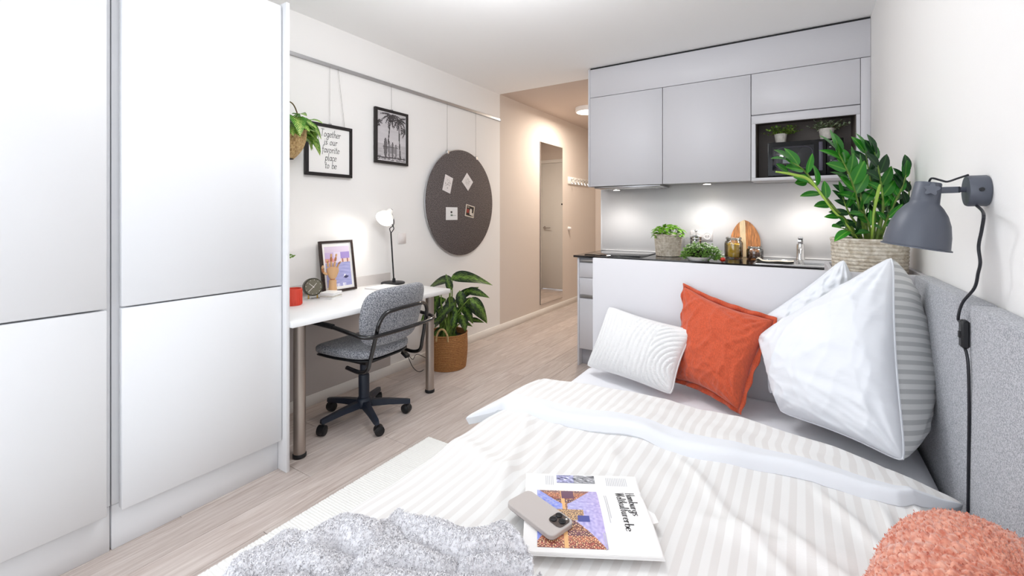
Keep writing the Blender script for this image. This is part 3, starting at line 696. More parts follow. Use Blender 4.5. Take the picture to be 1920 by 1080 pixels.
# ------------------------------------------------------------ leaves
def leafmesh(name, m, shape='oval', n=6, fold=.18, curl=.25, wid=.42):
    """leaf of length 1 along +X, normal +Z; UV x along, y across"""
    vs = []; uvs = []; fs = []
    for i in range(n+1):
        t = i/n
        if shape == 'oval': w_ = sin(pi*t**.85)**.75 if 0 < t < 1 else 0
        elif shape == 'lance': w_ = sin(pi*t**.7)**.9*(1-.1*t) if 0 < t < 1 else 0
        elif shape == 'arrow': w_ = (1-t)**.75*1.15*(1 if t > .05 else .72)
        w_ *= wid/2; z0 = -curl*t*t; bx = t-(.12 if shape == 'arrow' and i == 0 else 0)
        for k, s_ in enumerate((-1, 0, 1)):
            x_ = (bx if s_ else t*(1 if i else 1)); vs.append((x_, s_*w_, z0+abs(s_)*w_*fold)); uvs.append((t, .5+.5*s_*(w_/(wid/2) if w_ else 0)))
    for i in range(n):
        for k in range(2): a = i*3+k; fs.append([a, a+3, a+4, a+1])
    return MB().add(vs, fs, uvs).build(name, m, mesh_only=True, ang=180)
def orient(p, d, up, L, W=None):
    x = V(d).normalized(); z = V(up)-x*V(up).dot(x)
    if z.length < 1e-4: z = V((1, 0, 0))-x*x.x
    z.normalize(); y = z.cross(x); W = W or L
    m = Matrix((x*L, y*W, z*L)).transposed().to_4x4(); m.translation = V(p); return m
def at_path(pts, t):
    f = t*(len(pts)-1); i = min(int(f), len(pts)-2); return pts[i].lerp(pts[i+1], f-i), (pts[i+1]-pts[i]).normalized()

# ------------------------------------------------------------ hanging plant
hc = PK(533, 266, 2.64); hr = random.Random(11)
r = empty('hanging_plant', (hc.x, hc.y, hc.z-.10), 'leafy plant hanging in a pale wicker basket beside the wardrobe', 'plant')
mb = MB()
def hbask(a, b):
    ang = 2*pi*a; rr = .118*(1-(1-b)**2.6*.62); nn = 34
    rr += .0035*(1 if (int(a*nn*2)+int(b*9)) % 2 else -1)
    return V((hc.x+rr*cos(ang), hc.y+rr*sin(ang), hc.z-.10+.175*b))
mb.grid(136, 36, hbask); mb.build('basket', 'wickerlight', r)
MB().tube([(hc.x+.12*cos(a), hc.y+.12*sin(a), hc.z+.075) for a in [2*pi*i/32 for i in range(32)]], .007, 8, closed=True).build('rim', 'wickerlight', r)
MB().lathe([(0, 0), (.11, 0), (.11, .003), (0, .003)], (hc.x, hc.y, hc.z+.045), 24).lathe([(0, 0), (.05, 0), (.05, .004), (0, .004)], (hc.x, hc.y, hc.z-.10), 24).build('soil', 'soil', r)
MB().tube([(hc.x, hc.y-.118, hc.z+.07), (hc.x, hc.y-.10, hc.z+.19), (hc.x, hc.y-.02, hc.z+.24), (hc.x, hc.y+.03, hc.z+.245), (hc.x, hc.y+.07, hc.z+.21), (hc.x, hc.y+.118, hc.z+.07)], .004, 8, sm=6).build('handle', 'twig', r)
MB().tube([(hc.x, hc.y+.0, hc.z+.245), (WL+.02, hc.y, 2.295)], .0015, 5).build('cord', 'wire', r)
sy = leafmesh('leaf', 'syng', 'arrow', 6, .2, .35, .80)
for i in range(90):
    a = hr.uniform(0, 2*pi); e = hr.uniform(-.35, 1.2); L = hr.uniform(.075, .125); rad = hr.uniform(.03, .10)
    base = V((hc.x+rad*cos(a), hc.y+rad*sin(a), hc.z+.055)); tip = base+V((cos(a)*cos(e), sin(a)*cos(e), sin(e)*.8+.1))*hr.uniform(.05, .14)
    if tip.y < 1.36 or 960+FPX*(tip-CP).dot(RT)/(tip-CP).dot(FW) > 584: continue
    MB().tube([base, base.lerp(tip, .5)+V((0, 0, .02)), tip], .0018, 5, sm=3).build('stem', 'stem', r)
    d = V((cos(a), sin(a), hr.uniform(-.9, .35)))
    inst('leaf', sy, orient(tip, d, V((hr.uniform(-.3, .6), hr.uniform(-.6, .2), 1)), L), r)

# small trailing plant at the desk's left end, mostly behind the wardrobe panel
ip = V((-2.53, 1.385, DZ))
r = empty('trailing_plant', ip, 'little leafy sprig showing behind the wardrobe above the desk', 'plant')
MB().lathe([(0, 0), (.035, 0), (.05, .09), (.046, .09), (.034, .006), (0, .006)], ip, 24).build('pot', 'potwhite', r)
MB().lathe([(0, .08), (.044, .08), (.044, .082), (0, .082)], ip, 24).build('soil', 'soil', r)
il = leafmesh('leaf', 'ivy', 'arrow', 4, .1, .2, .8)
for k, tip in enumerate((PK(543, 478, 2.62), PK(549, 481, 2.62), PK(520, 470, 2.6), PK(500, 500, 2.6), PK(530, 500, 2.55))):
    b0 = ip+V((0, 0, .08)); pts = smooth([b0, b0.lerp(tip, .5)+V((0, -.02, .06)), tip], 6)
    MB().tube(pts, .0012, 5).build('stem', 'stem', r)
    for t_ in (.5, .7, .85, .97):
        p, d = at_path(pts, t_); inst('leaf', il, orient(p, d+V((hr.uniform(-.5, .5), hr.uniform(-.5, .5), hr.uniform(-.5, .3))), V((.5, -.5, .8)), .022), r)

# ------------------------------------------------------------ office chair (local: +x forward)
ch = empty('office_chair', (-2.285, 1.865, 0), 'grey fabric office chair with black tube arms at the desk', 'chair', rz=radians(184))
LC = dict(local=True)
def seatf(a, b):   # closed superellipse shell
    return None
def slab(nu, nv, W, L, T, corner, curve, top, both=False):
    """rounded pad: W across y, L along x, thickness T; curve(x,y)->z offset"""
    mb = MB(); n = 72; rings = [(0, 1), (.25, 1), (.5, 1), (.75, 1), (.9, .97), (.97, .8), (1, .45), (1, -.3), (.97, -.75), (.9, -.97), (.5, -1), (0, -1)]
    vs = []; 
    for (s_, z_) in rings:
        for i in range(n):
            a = 2*pi*i/n; ca, sa = cos(a), sin(a); e = 2/corner
            x = abs(ca)**e*(1 if ca >= 0 else -1)*L/2*s_; y = abs(sa)**e*(1 if sa >= 0 else -1)*W/2*s_
            vs.append((x, y, z_*T/2, s_))
    pts = [top(x, y, z) for (x, y, z, s_) in vs]; m = len(rings)
    mb.add(pts, [[k*n+i, (k+1)*n+i, (k+1)*n+(i+1) % n, k*n+(i+1) % n] for k in range(m-1) for i in range(n)])
    return mb
slab(0, 0, .46, .47, .055, 4.2, None, lambda x, y, z: V((x+.0, y*(1-.10*(x < 0)*abs(x)/.23), .462+z-.05*max(0, (x-.10)/.13)**2*.35+.10*y*y+.02*(x < -.15)*(abs(x)-.15)))).build('seat', 'chairfabric', ch, **LC, ang=180)
slab(0, 0, .45, .46, .014, 4.2, None, lambda x, y, z: V((x, y*(1-.10*(x < 0)*abs(x)/.23), .428+z-.05*max(0, (x-.10)/.13)**2*.35+.10*y*y))).build('seat_shell', 'black', ch, **LC, ang=180)
def backf(x, y, z):     # x runs up the backrest, y across
    h = x+.185; lean = radians(13)
    yy = y*(1-.12*max(0, -x)/.18)
    p = V((-.245-h*sin(lean)+z*cos(lean)+yy*yy*.8, yy, .505+h*cos(lean)+z*sin(lean))); return p
slab(0, 0, .50, .345, .045, 4.6, None, backf).build('backrest', 'chairfabric', ch, **LC, ang=180)
# support tube loop and arm tube
def bk(h, y, o): lean = radians(13); return V((-.245-h*sin(lean)-o+y*y*1.1, y, .545+h*cos(lean)))
loop = [V((-.10, .222, .398)), V((-.20, .222, .388)), V((-.262, .222, .41)), V((-.285, .218, .48)), V((-.315, .210, .60)), V((-.333, .202, .675)), V((-.345, .165, .722)), V((-.362, .10, .735))]
loop = loop+[V((-.366, 0, .737))]+[V((p.x, -p.y, p.z)) for p in loop[::-1]]
MB().tube(loop, .0115, 12, sm=6).build('back_support_tube', 'blackgloss', ch, **LC)
arm = [V((.12, .300, .655)), V((-.04, .300, .648)), V((-.22, .300, .625)), V((-.30, .294, .614)), V((-.335, .26, .61)), V((-.348, .18, .61)), V((-.356, .09, .61))]
arm = arm+[V((-.358, 0, .61))]+[V((p.x, -p.y, p.z)) for p in arm[::-1]]
MB().tube(arm, .0115, 12, sm=6).build('arm_tube', 'blackgloss', ch, **LC)
for s_ in (1, -1):
    MB().tube([V((.125, .300*s_, .6555)), V((-.08, .300*s_, .646))], .0148, 12).build('arm_pad', 'black', ch, **LC)
MB().box(-.12, .10, -.10, .10, .375, .418, .01).build('tilt_mechanism', 'black', ch, **LC)
MB().tube([V((-.02, -.08, .39)), V((-.04, -.17, .385)), V((-.05, -.22, .38))], .007, 8).box(-.085, -.02, -.25, -.20, .365, .39, .006).build('lever', 'black', ch, **LC)
MB().lathe([(.024, .23), (.024, .39)], (0, 0, 0), 24).lathe([(.032, .10), (.033, .27), (.030, .278), (.02, .28)], (0, 0, 0), 24).build('gas_column', 'navyplastic', ch, **LC)
MB().lathe([(0, .075), (.045, .075), (.05, .09), (.045, .125), (.036, .135), (0, .135)], (0, 0, 0), 28).build('hub', 'navyplastic', ch, **LC)
for k in range(5):
    a = radians(-96+72*k-184); dx, dy = cos(a), sin(a); s_ = V((-dy, dx, 0)); D_ = V((dx, dy, 0))
    mb = MB(); secs = [(.03, .026, .118, .080), (.15, .020, .108, .076), (.262, .016, .092, .066), (.282, .012, .088, .066)]
    vs = []
    for (rr, hw, zt, zb) in secs:
        p = D_*rr; vs += [p+s_*hw+V((0, 0, zb)), p-s_*hw+V((0, 0, zb)), p-s_*hw*.7+V((0, 0, zt)), p+s_*hw*.7+V((0, 0, zt))]
    fs = [[4*i+k2, 4*i+(k2+1) % 4, 4*i+4+(k2+1) % 4, 4*i+4+k2] for i in range(3) for k2 in range(4)]+[[12, 13, 14, 15], [3, 2, 1, 0]]
    lg = mb.add(vs, fs).build('leg', 'navyplastic', ch, **LC, ang=30)
    c = D_*.268; ca = a+.5+k; wx = V((cos(ca), sin(ca), 0)); wy = V((-wx.y, wx.x, 0)); w0 = c+wx*.012+V((0, 0, .027))
    mb = MB().cyl(c+V((0, 0, .04)), c+V((0, 0, .075)), .009, n=10)
    for s2 in (-1, 1): mb.lathe([(.010, 0), (.024, .0), (.027, .003), (.027, .015), (.022, .019), (0, .019)], w0+wy*(.003*s2), 20, wy*s2)
    mb.lathe([(0, -.02), (.0285, -.02), (.0285, .02), (0, .02)], w0+V((0, 0, .004)), 14, wy)
    mb.build('caster', 'black', lg, local=True)

# power cable under the desk
r = empty('power_cable', (-2.62, 2.3, 0), 'black power cable dangling under the desk near the wall', 'cable')
MB().tube([PX(757, 655, -2.35), PX(765, 665, -2.45), PX(774, 674, -2.55), PX(779, 666, -2.62), PX(786, 665, -2.66), PX(800, 672, -2.70)], .003, 6, sm=6).tube([PX(765, 668, -2.45), PX(774, 688, -2.5), PX(786, 697, -2.55), PX(800, 689, -2.62), PX(806, 684, -2.65)], .003, 6, sm=6).build('wire', 'cable', r)
p = PX(760, 664, -2.4); MB().box(-.03, .03, -.02, .02, -.012, .012, .004, mtx=Matrix.Translation(p)@Matrix.Rotation(.5, 4, 'Y')).build('plug', 'black', r)

# ------------------------------------------------------------ coil baskets
def coil_pot(name, c, r0, r1, h, coils, m, parent, amp=.006, twist=60, slant=1.0, na=200, taper=None):
    """coiled rope wall: each coil bulges, strands slant across it"""
    mb = MB(); nb = coils*8
    def fn(a, b):
        ang = 2*pi*a; rr = r0+(r1-r0)*b+(taper(b) if taper else 0); ph = (b*coils) % 1
        bulge = sqrt(max(0, 1-(2*ph-1)**2)); row = int(min(b, .9999)*coils)
        st = abs(sin(pi*(a*twist+ph*slant+row*.37)))
        rr += amp*bulge*(.55+.45*st)
        return V(c)+V((rr*cos(ang), rr*sin(ang), h*b))
    mb.grid(na, nb, fn)
    ob = mb.build(name, m, parent, ang=180)
    MB().grid(64, 1, lambda a, b: V(c)+V(((r1-.006)*cos(2*pi*a), (r1-.006)*sin(2*pi*a), h-(1-b)*h*.5))).lathe([(0, 0), (r0, 0), (r0, .004), (0, .004)], c, 40).build('lining', m, parent)
    MB().tube([V(c)+V(((r1+.001)*cos(t_), (r1+.001)*sin(t_), h)) for t_ in [2*pi*i/48 for i in range(48)]], .006, 8, closed=True).build('rim', m, parent)
    return ob

# floor plant
fp = V((-2.485, 2.885, 0))
r = empty('floor_plant', fp, 'large variegated houseplant in a round woven floor basket by the desk', 'plant')
RBK = .166
coil_pot('basket', fp, .155, RBK, .285, 20, 'wicker', r, .004, 70, 1.2, taper=lambda b: .008*sin(pi*b))
MB().lathe([(0, 0), (RBK-.01, 0), (RBK-.01, .004), (0, .004)], fp+V((0, 0, .24)), 40).build('soil', 'soil', r)
for a0 in (-1.1, 2.0):
    pts = [fp+V(((RBK+.006)*cos(a0+da), (RBK+.006)*sin(a0+da), z)) for da, z in ((-.28, .25), (-.25, .30), (-.1, .345), (.1, .345), (.25, .30), (.28, .25))]
    MB().tube(pts, .008, 8, sm=5).build('handle', 'wickerlight', r)
dm = [leafmesh('leaf', 'dief', 'lance', 12, .16, c_, .46) for c_ in (.75, .45, .25)]
LP = [ # stem top pixel, tip direction (image dx, dy), length, up hint, curl variant
 ((848, 525), (-1.0, .35), .24, 0), ((845, 522), (1.0, .15), .30, 0), ((872, 560), (.7, .9), .26, 1), ((862, 545), (.1, 1), .20, 2),
 ((880, 560), (1, 1.0), .24, 0), ((835, 560), (-.8, .8), .22, 1), ((828, 540), (-.4, .9), .20, 1), ((850, 575), (.3, 1), .17, 2), ((838, 585), (-.6, .9), .18, 1),
 ((868, 575), (.4, 1), .18, 2), ((855, 600), (.9, .5), .14, 1), ((825, 600), (-.9, .6), .15, 1), ((845, 545), (-.2, -.5), .14, 2), ((880, 600), (.9, .35), .12, 1), ((815, 575), (-.5, .8), .17, 1), ((858, 560), (.2, .3), .2, 2), ((832, 615), (-.9, .8), .14, 0), ((822, 552), (-.2, 1), .2, 2), ((843, 555), (.15, 1), .2, 2), ((856, 590), (-.3, 1), .18, 2), ((836, 598), (.3, 1), .17, 2), ((865, 590), (.2, 1), .17, 1), ((820, 620), (-.3, 1), .13, 2), ((852, 568), (-.5, .8), .2, 2), ((872, 545), (.9, .4), .2, 1), ((826, 575), (.1, 1), .2, 2), ((846, 610), (.2, 1), .14, 2), ((850, 615), (.2, -1), .14, 2), ((842, 630), (-.4, -1), .12, 2)]
rr_ = random.Random(5)
for (uv, dd, L, k_) in LP:
    top_ = PK(uv[0], uv[1], (fp-CP).dot(FW)+rr_.uniform(-.09, .07)); b0 = fp+V((rr_.uniform(-.05, .05), rr_.uniform(-.05, .05), .24))
    MB().tube(smooth([b0, b0.lerp(top_, .55)+V((0, 0, .03)), top_], 5), [.007, .004], 7).build('stem', 'stem', r)
    d = RT*dd[0]-UP*dd[1]+FW*rr_.uniform(-.35, .1)
    inst('leaf', dm[k_], orient(top_, d+UP*.45, -FW*.75+UP*.9, L), r)

# ------------------------------------------------------------ kitchen
KF = 3.77; KT = 2.32
def cab(name, x0, x1, z0, z1, label, group='grey wall cabinets'):
    r = empty(name, ((x0+x1)/2, KF+.17, z0), label, 'cabinet', group)
    MB().box(x0+.001, x1-.001, KF+.021, YK, z0, z1, .001).build('body', 'kitchenside', r)
    return r
r = cab('wall_cabinet', -1.572, -.935, 1.53, KT-.003, 'left grey wall cabinet above the hob'); box('door', -1.570, -.9375, KF, KF+.019, 1.524, KT-.004, 'kitchen', r, .0015)
box('side_panel', -1.588, -1.573, KF-.002, YK, 1.522, CE-.012, 'kitchen', r, .001)
r = cab('wall_cabinet', -.935, -.291, 1.53, KT-.003, 'middle grey wall cabinet between hob cabinet and microwave niche'); box('door', -.9325, -.2935, KF, KF+.019, 1.524, KT-.004, 'kitchen', r, .0015)
r = empty('microwave_cabinet', (.03, KF+.17, 1.52), 'grey wall cabinet with flap door above open microwave niche', 'cabinet')
box('flap_door', -.289, .354, KF, KF+.019, 2.012, KT-.004, 'kitchen', r, .0015)
box('top_rail', -.289, .354, KF, KF+.022, 1.945, 2.005, 'kitchen', r, .0015)
box('niche_side', -.289, -.262, KF, YK, 1.545, 1.944, 'kitchen', r, 0); box('niche_side', .334, .354, KF, YK, 1.545, 1.944, 'kitchen', r, 0)
box('niche_floor', -.289, .354, KF, YK, 1.522, 1.544, 'kitchen', r, .001)
MB().box(-.2615, -.2600, KF+.03, YK-.02, 1.545, 1.99).box(.3320, .3335, KF+.03, YK-.02, 1.545, 1.99).box(-.2600, .332, YK-.02, YK-.004, 1.545, 1.99).box(-.2600, .332, KF+.023, YK-.02, 1.985, 2.0).build('niche_shade_lining', 'niche', r, False)  # thin inner sheets carrying the niche's painted shade
MB().box(-.289, .354, KF+.023, YK, 2.0, KT-.003).build('body', 'kitchenside', r, False)
box('filler_strip', .357, WR-.001, KF, KF+.019, 1.53, KT-.004, 'kitchen', r, .001)
r = empty('soffit_panel', (-.58, KF+.02, KT), 'long grey filler panel between wall cabinets and ceiling', 'panel')
box('panel', -1.572, WR-.001, KF+.004, KF+.022, KT+.001, CE-.016, 'kitchen', r, .001)
box('shadow_gap', -1.572, WR-.001, KF+.012, YK, CE-.016, CE-.001, 'black', r, 0)
# under-cabinet
r = empty('extractor_hood', (-1.25, 3.95, 1.49), 'slim built-in steel extractor hood under the left wall cabinet', 'hood')
box('body', -1.54, -.96, KF+.03, YK-.03, 1.506, 1.528, 'alu', r, .002); box('filter', -1.50, -1.0, KF+.06, YK-.08, 1.502, 1.507, 'steel', r, .001)
for i, x in enumerate((-1.38, -.62, .10)):
    zz = 1.502 if i == 0 else 1.528 if i == 1 else 1.520
    r = empty('cabinet_light', (x, 3.93, zz-.008), ['small lit lamp in the extractor hood', 'small lit lamp under the middle wall cabinet', 'small lit lamp under the microwave niche'][i], 'lamp')
    MB().lathe([(.0, 0), (.033, 0), (.035, .002), (.035, .008), (0, .008)], (x, 3.93, zz-.0082), 24).build('housing', 'steel', r)
    MB().lathe([(0, 0), (.028, 0), (.028, .001), (0, .001)], (x, 3.93, zz-.0096), 24).build('diffuser', 'led', r)
    light('cabinet_lamp_light', 'SPOT', (x, 3.86, zz-.05), (7, 10, 10)[i], (1, .96, .92), .07, rot=(radians(-4), 0, 0), spot=2.6, blend=.9)
r = empty('backsplash', (-.6, YK, .93), 'smooth light grey backsplash panel behind the worktop', 'backsplash')
box('panel', -1.59, WR-.001, YK-.008, YK-.0005, .931, 1.521, 'splash', r, .001)
box('edge_profile', -1.602, -1.590, YK-.010, YK-.0005, .931, 1.60, 'white', r, .001)
box('sealing_strip', -1.59, WR-.002, YK-.022, YK-.0085, .9305, .940, 'splash', r, .003)

LF = 3.50
def base_unit(x0, x1, label, hollow=False):
    r = empty('base_cabinet', ((x0+x1)/2, 3.8, 0), label, 'cabinet', 'grey base cabinets under the worktop')
    if hollow: MB().box(x0+.001, x0+.019, LF+.021, YK-.001, .14, .908).box(x1-.019, x1-.001, LF+.021, YK-.001, .14, .908).box(x0+.019, x1-.019, LF+.021, YK-.001, .14, .158).box(x0+.019, x1-.019, YK-.01, YK-.001, .158, .908).build('body', 'kitchenside', r, False)
    else: MB().box(x0+.001, x1-.001, LF+.021, YK-.001, .14, .908, .001).build('body', 'kitchenside', r)
    box('plinth', x0+.001, x1-.001, LF+.06, LF+.075, 0, .139, 'kitchenside', r)
    return r
r = base_unit(-1.555, -.955, 'grey base cabinet with drawers left of the headboard')
for z0, z1 in ((.745, .868), (.600, .741), (.145, .568)): box('drawer', -1.553, -.957, LF, LF+.019, z0, z1, 'kitchen', r, .0015)
for z in (.870, .570): box('grip_rail', -1.553, -.957, LF+.008, LF+.02, z, z+.028, 'alu', r, .001)
box('side_panel', -1.572, -1.556, LF-.002, YK-.001, 0, .909, 'kitchen', r, .001)
r = base_unit(-.953, -.353, 'middle grey base cabinet mostly hidden behind the headboard'); box('door', -.951, -.355, LF, LF+.019, .145, .868, 'kitchen', r); box('grip_rail', -.951, -.355, LF+.008, LF+.02, .87, .898, 'alu', r, .001)
r = base_unit(-.351, .405, hollow=True, label='right grey base cabinet below the steel sink'); box('door', -.349, .404, LF, LF+.019, .145, .868, 'kitchen', r); box('grip_rail', -.349, .404, LF+.008, LF+.02, .87, .898, 'alu', r, .001)
SX0, SX1, SY0, SY1 = .00, .33, 3.60, 3.98
r = empty('worktop', (-.6, 3.8, .91), 'thin glossy black kitchen worktop', 'worktop')
MB().box(-1.60, WR-.001, LF-.02, SY0, .913, .93).box(-1.60, WR-.001, SY1, YK-.001, .913, .93).box(-1.60, SX0, SY0, SY1, .913, .93).box(SX1, WR-.001, SY0, SY1, .913, .93).build('slab', 'blacktop', r, False)
r = empty('hob', (-1.3, 3.8, .93), 'flat black glass cooktop at the left end of the worktop', 'hob')
box('glass', -1.53, -1.06, 3.55, 4.05, .9305, .9345, 'hobglass', r, .001)
box('dark_edge', -1.058, -1.040, 3.55, 4.05, .9305, .933, 'black', r, .0)
mb = MB()
for (x, y, rr) in ((-1.41, 3.68, .085), (-1.18, 3.68, .07), (-1.41, 3.92, .07), (-1.18, 3.92, .085)):
    mb.grid(40, 1, lambda a, b, x=x, y=y, rr=rr: V((x+(rr+.0015*b)*cos(2*pi*a), y+(rr+.0015*b)*sin(2*pi*a), .9348)))
mb.build('ring_marks', 'alu', r, False)
# sink
r = empty('sink', (.03, 3.8, .93), 'stainless steel sink with drainer set in the worktop', 'sink')
z1 = .936
def rr2(x0, x1, y0, y1, z, rad=.03, n=6):
    P = []
    for (cx, cy, a0) in ((x1-rad, y1-rad, 0), (x0+rad, y1-rad, pi/2), (x0+rad, y0+rad, pi), (x1-rad, y0+rad, 1.5*pi)):
        for i in range(n+1): a = a0+pi/2*i/n; P.append(V((cx+rad*cos(a), cy+rad*sin(a), z)))
    return P
rings = [rr2(-.26, .375, 3.53, 4.06, .931, .02), rr2(-.258, .373, 3.532, 4.058, z1, .02), rr2(-.245, .36, 3.545, 4.045, z1+.001, .02), rr2(-.235, .35, 3.555, 4.035, z1-.002, .02)]
mb = MB(); n = 28
for a_, b_ in zip(rings, rings[1:]): mb.add(a_+b_, [[i, (i+1) % n, n+(i+1) % n, n+i] for i in range(n)])
H_ = rr2(SX0, SX1, SY0, SY1, z1-.002, .04)
mb.add(rings[-1]+H_, [[i, (i+1) % n, n+(i+1) % n, n+i] for i in range(n)])
mb.build('rim', 'steel', r, ang=60)
bas = [H_, rr2(SX0+.006, SX1-.006, SY0+.006, SY1-.006, z1-.02, .04), rr2(SX0+.015, SX1-.015, SY0+.015, SY1-.015, .80, .05), rr2(SX0+.05, SX1-.05, SY0+.05, SY1-.05, .785, .05)]
mb = MB()
for a_, b_ in zip(bas, bas[1:]): mb.add(a_+b_, [[i, (i+1) % n, n+(i+1) % n, n+i] for i in range(n)])
mb.add(bas[-1], [list(range(n))]); mb.build('basin', 'steel', r, ang=60)
mb = MB()
for i in range(7): mb.box(-.215, -.03, 3.60+i*.05, 3.606+i*.05, z1-.0025, z1+.0005, .001)
mb.build('drainer_ribs', 'steel', r)
mb = MB()
for x in (.03, .06): mb.lathe([(0, 0), (.010, 0), (.010, .002), (0, .002)], (x-.02, 4.0, z1), 12)
mb.build('overflow_knobs', 'steel', r)
# faucet
fc = V((.02, 4.01, z1-.002)); r = empty('faucet', fc, 'chrome single lever faucet standing at the back of the sink', 'faucet')
MB().lathe([(0, 0), (.032, 0), (.032, .006), (.028, .012), (.027, .10), (.025, .118), (0, .121)], fc, 24).build('body', 'chrome', r)
MB().tube([fc+V((0, -.005, .06)), fc+V((0, -.05, .085)), fc+V((0, -.11, .085)), fc+V((0, -.13, .075))], [.015, .011], 12, sm=5).cyl(fc+V((0, -.13, .083)), fc+V((0, -.132, .055)), .011, n=14).build('spout', 'chrome', r)
MB().box(-.017, .017, -.024, .016, .118, .150, .005, mtx=Matrix.Translation(fc)).box(-.016, .016, -.09, .0, .142, .156, .003, mtx=Matrix.Translation(fc)@Matrix.Rotation(-.25, 4, 'X')).build('lever', 'chrome', r)
# dish towel
tw = V((-.13, 3.58, z1+.002)); r = empty('dish_towel', tw, 'folded beige dish towel with dark stripes on the drainer', 'towel')
for k in range(3):
    f = lambda a, b, k=k: V((-.245+.225*a, 3.545+.10*b, z1+.004+.006*k+.010*exp(-((a-.06)/.07)**2)*(k+1)/2+.004*sin(a*9+k)*.5+.006*exp(-((a-1)/.12)**2)))
    g = lambda a, b, k=k: f(a, b)+V((0, 0, -.004))
    mb = MB().grid(24, 8, f).grid(24, 8, g, flip=True)
    mb.grid(24, 1, lambda a, b, f=f, g=g: (g(a, 0) if b == 0 else f(a, 0)), mi=1).grid(8, 1, lambda a, b, f=f, g=g: (g(0, a) if b else f(0, a)), mi=1).grid(8, 1, lambda a, b, f=f, g=g: (g(1, a) if b == 0 else f(1, a)), mi=1).grid(24, 1, lambda a, b, f=f, g=g: (g(a, 1) if b else f(a, 1)), mi=1)
    mb.build('fold', ['towel', 'towelband'], r)

# socket
so = PY(1318, 443, YK-.009); r = empty('power_socket', (so.x, YK-.008, 1.05), 'white double socket on the backsplash behind the coffee press', 'socket')
box('cover_plate', so.x-.10, so.x+.078, YK-.017, YK-.0085, 1.05, 1.132, 'switch', r, .002)
for x in (so.x-.055, so.x+.035):
    MB().lathe([(.0, 0), (.03, 0), (.03, .0025), (.024, .0015), (.023, 0)], (x, YK-.0165, 1.091), 28, (0, -1, 0)).build('insert', 'white', r)
    MB().cyl((x-.009, YK-.0172, 1.091), (x-.009, YK-.0188, 1.091), .003, n=10).cyl((x+.009, YK-.0172, 1.091), (x+.009, YK-.0188, 1.091), .003, n=10).build('pin_holes', 'black', r)

# basil
def bush(r, c, n, spread, hgt, leafm, L0, L1, rnd, dome=1.0, name='leaf', stems=True):
    for i in range(n):
        a = rnd.uniform(0, 2*pi); e = math.asin(rnd.uniform(0.0, 1)); rad = rnd.uniform(.75, 1.0)
        p = V(c)+V((cos(a)*cos(e)*spread[0]*rad, sin(a)*cos(e)*spread[1]*rad, sin(e)*hgt*rad))
        d = V((cos(a)*cos(e)+rnd.uniform(-.5, .5), sin(a)*cos(e)+rnd.uniform(-.5, .5), rnd.uniform(-.4, .5)))
        inst(name, leafm, orient(p-d.normalized()*.4*L0, d, V((cos(a)*.5, sin(a)*.5-.3, 1)), rnd.uniform(L0, L1)), r)
rb = random.Random(21)
bc = V((-.905, 3.83, .931)); r = empty('basil_plant', bc, 'bushy light green basil in a twisted rope pot on the hob side', 'plant')
coil_pot('rope_pot', bc, .092, .108, .175, 15, 'rope', r, .004, 56, 1.4, 168)
MB().lathe([(0, 0), (.10, 0), (.10, .003), (0, .003)], bc+V((0, 0, .15)), 30).build('soil', 'soil', r)
bl = leafmesh('leaf', 'basil', 'oval', 5, .25, .35, .68)
bush(r, bc+V((0, 0, .165)), 120, (.13, .10), .10, bl, .035, .06, rb)
mb = MB()
for i in range(16):
    a = i*2.4; mb.tube([bc+V((.05*cos(a), .05*sin(a), .15)), bc+V((.09*cos(a), .07*sin(a), .22))], .0018, 5)
mb.build('stems', 'stem', r, kind='stuff')

# french press
fc = PY(1305, 470, 3.98); fc = V((fc.x-.0, 3.98, .931)); r = empty('coffee_press', fc, 'glass coffee press with chrome lid right of the basil', 'coffee press')
MB().lathe([(.0, 0), (.045, 0), (.046, .004), (.046, .15), (.044, .15), (.043, .006), (0, .005)], fc, 32).build('glass_body', 'glass', r)
MB().lathe([(.0475, .012), (.0475, .02), (.0465, .02), (.0465, .012)], fc, 32).lathe([(.0475, .125), (.0475, .133), (.0465, .133), (.0465, .125)], fc, 32).build('band', 'chrome', r)
for k in range(4):
    a = .6+k*pi/2; MB().box(-.003, .003, -.001, .001, 0, .13, 0, mtx=Matrix.Translation(fc+V((.048*cos(a), .048*sin(a), 0)))@Matrix.Rotation(a+pi/2, 4, 'Z')).build('strut', 'chrome', r)
MB().lathe([(0, .150), (.049, .150), (.050, .158), (.03, .172), (.008, .176), (0, .176)], fc, 32).build('lid', 'chrome', r)
MB().cyl(fc+V((0, 0, .17)), fc+V((0, 0, .20)), .002, n=8).ball(fc+V((0, 0, .205)), .011).build('plunger', 'chrome', r)
MB().tube([fc+V((-.047, 0, .14)), fc+V((-.085, -.01, .14)), fc+V((-.095, -.01, .09)), fc+V((-.08, 0, .03)), fc+V((-.047, 0, .02))], .005, 8, sm=5).build('handle', 'glass', r)

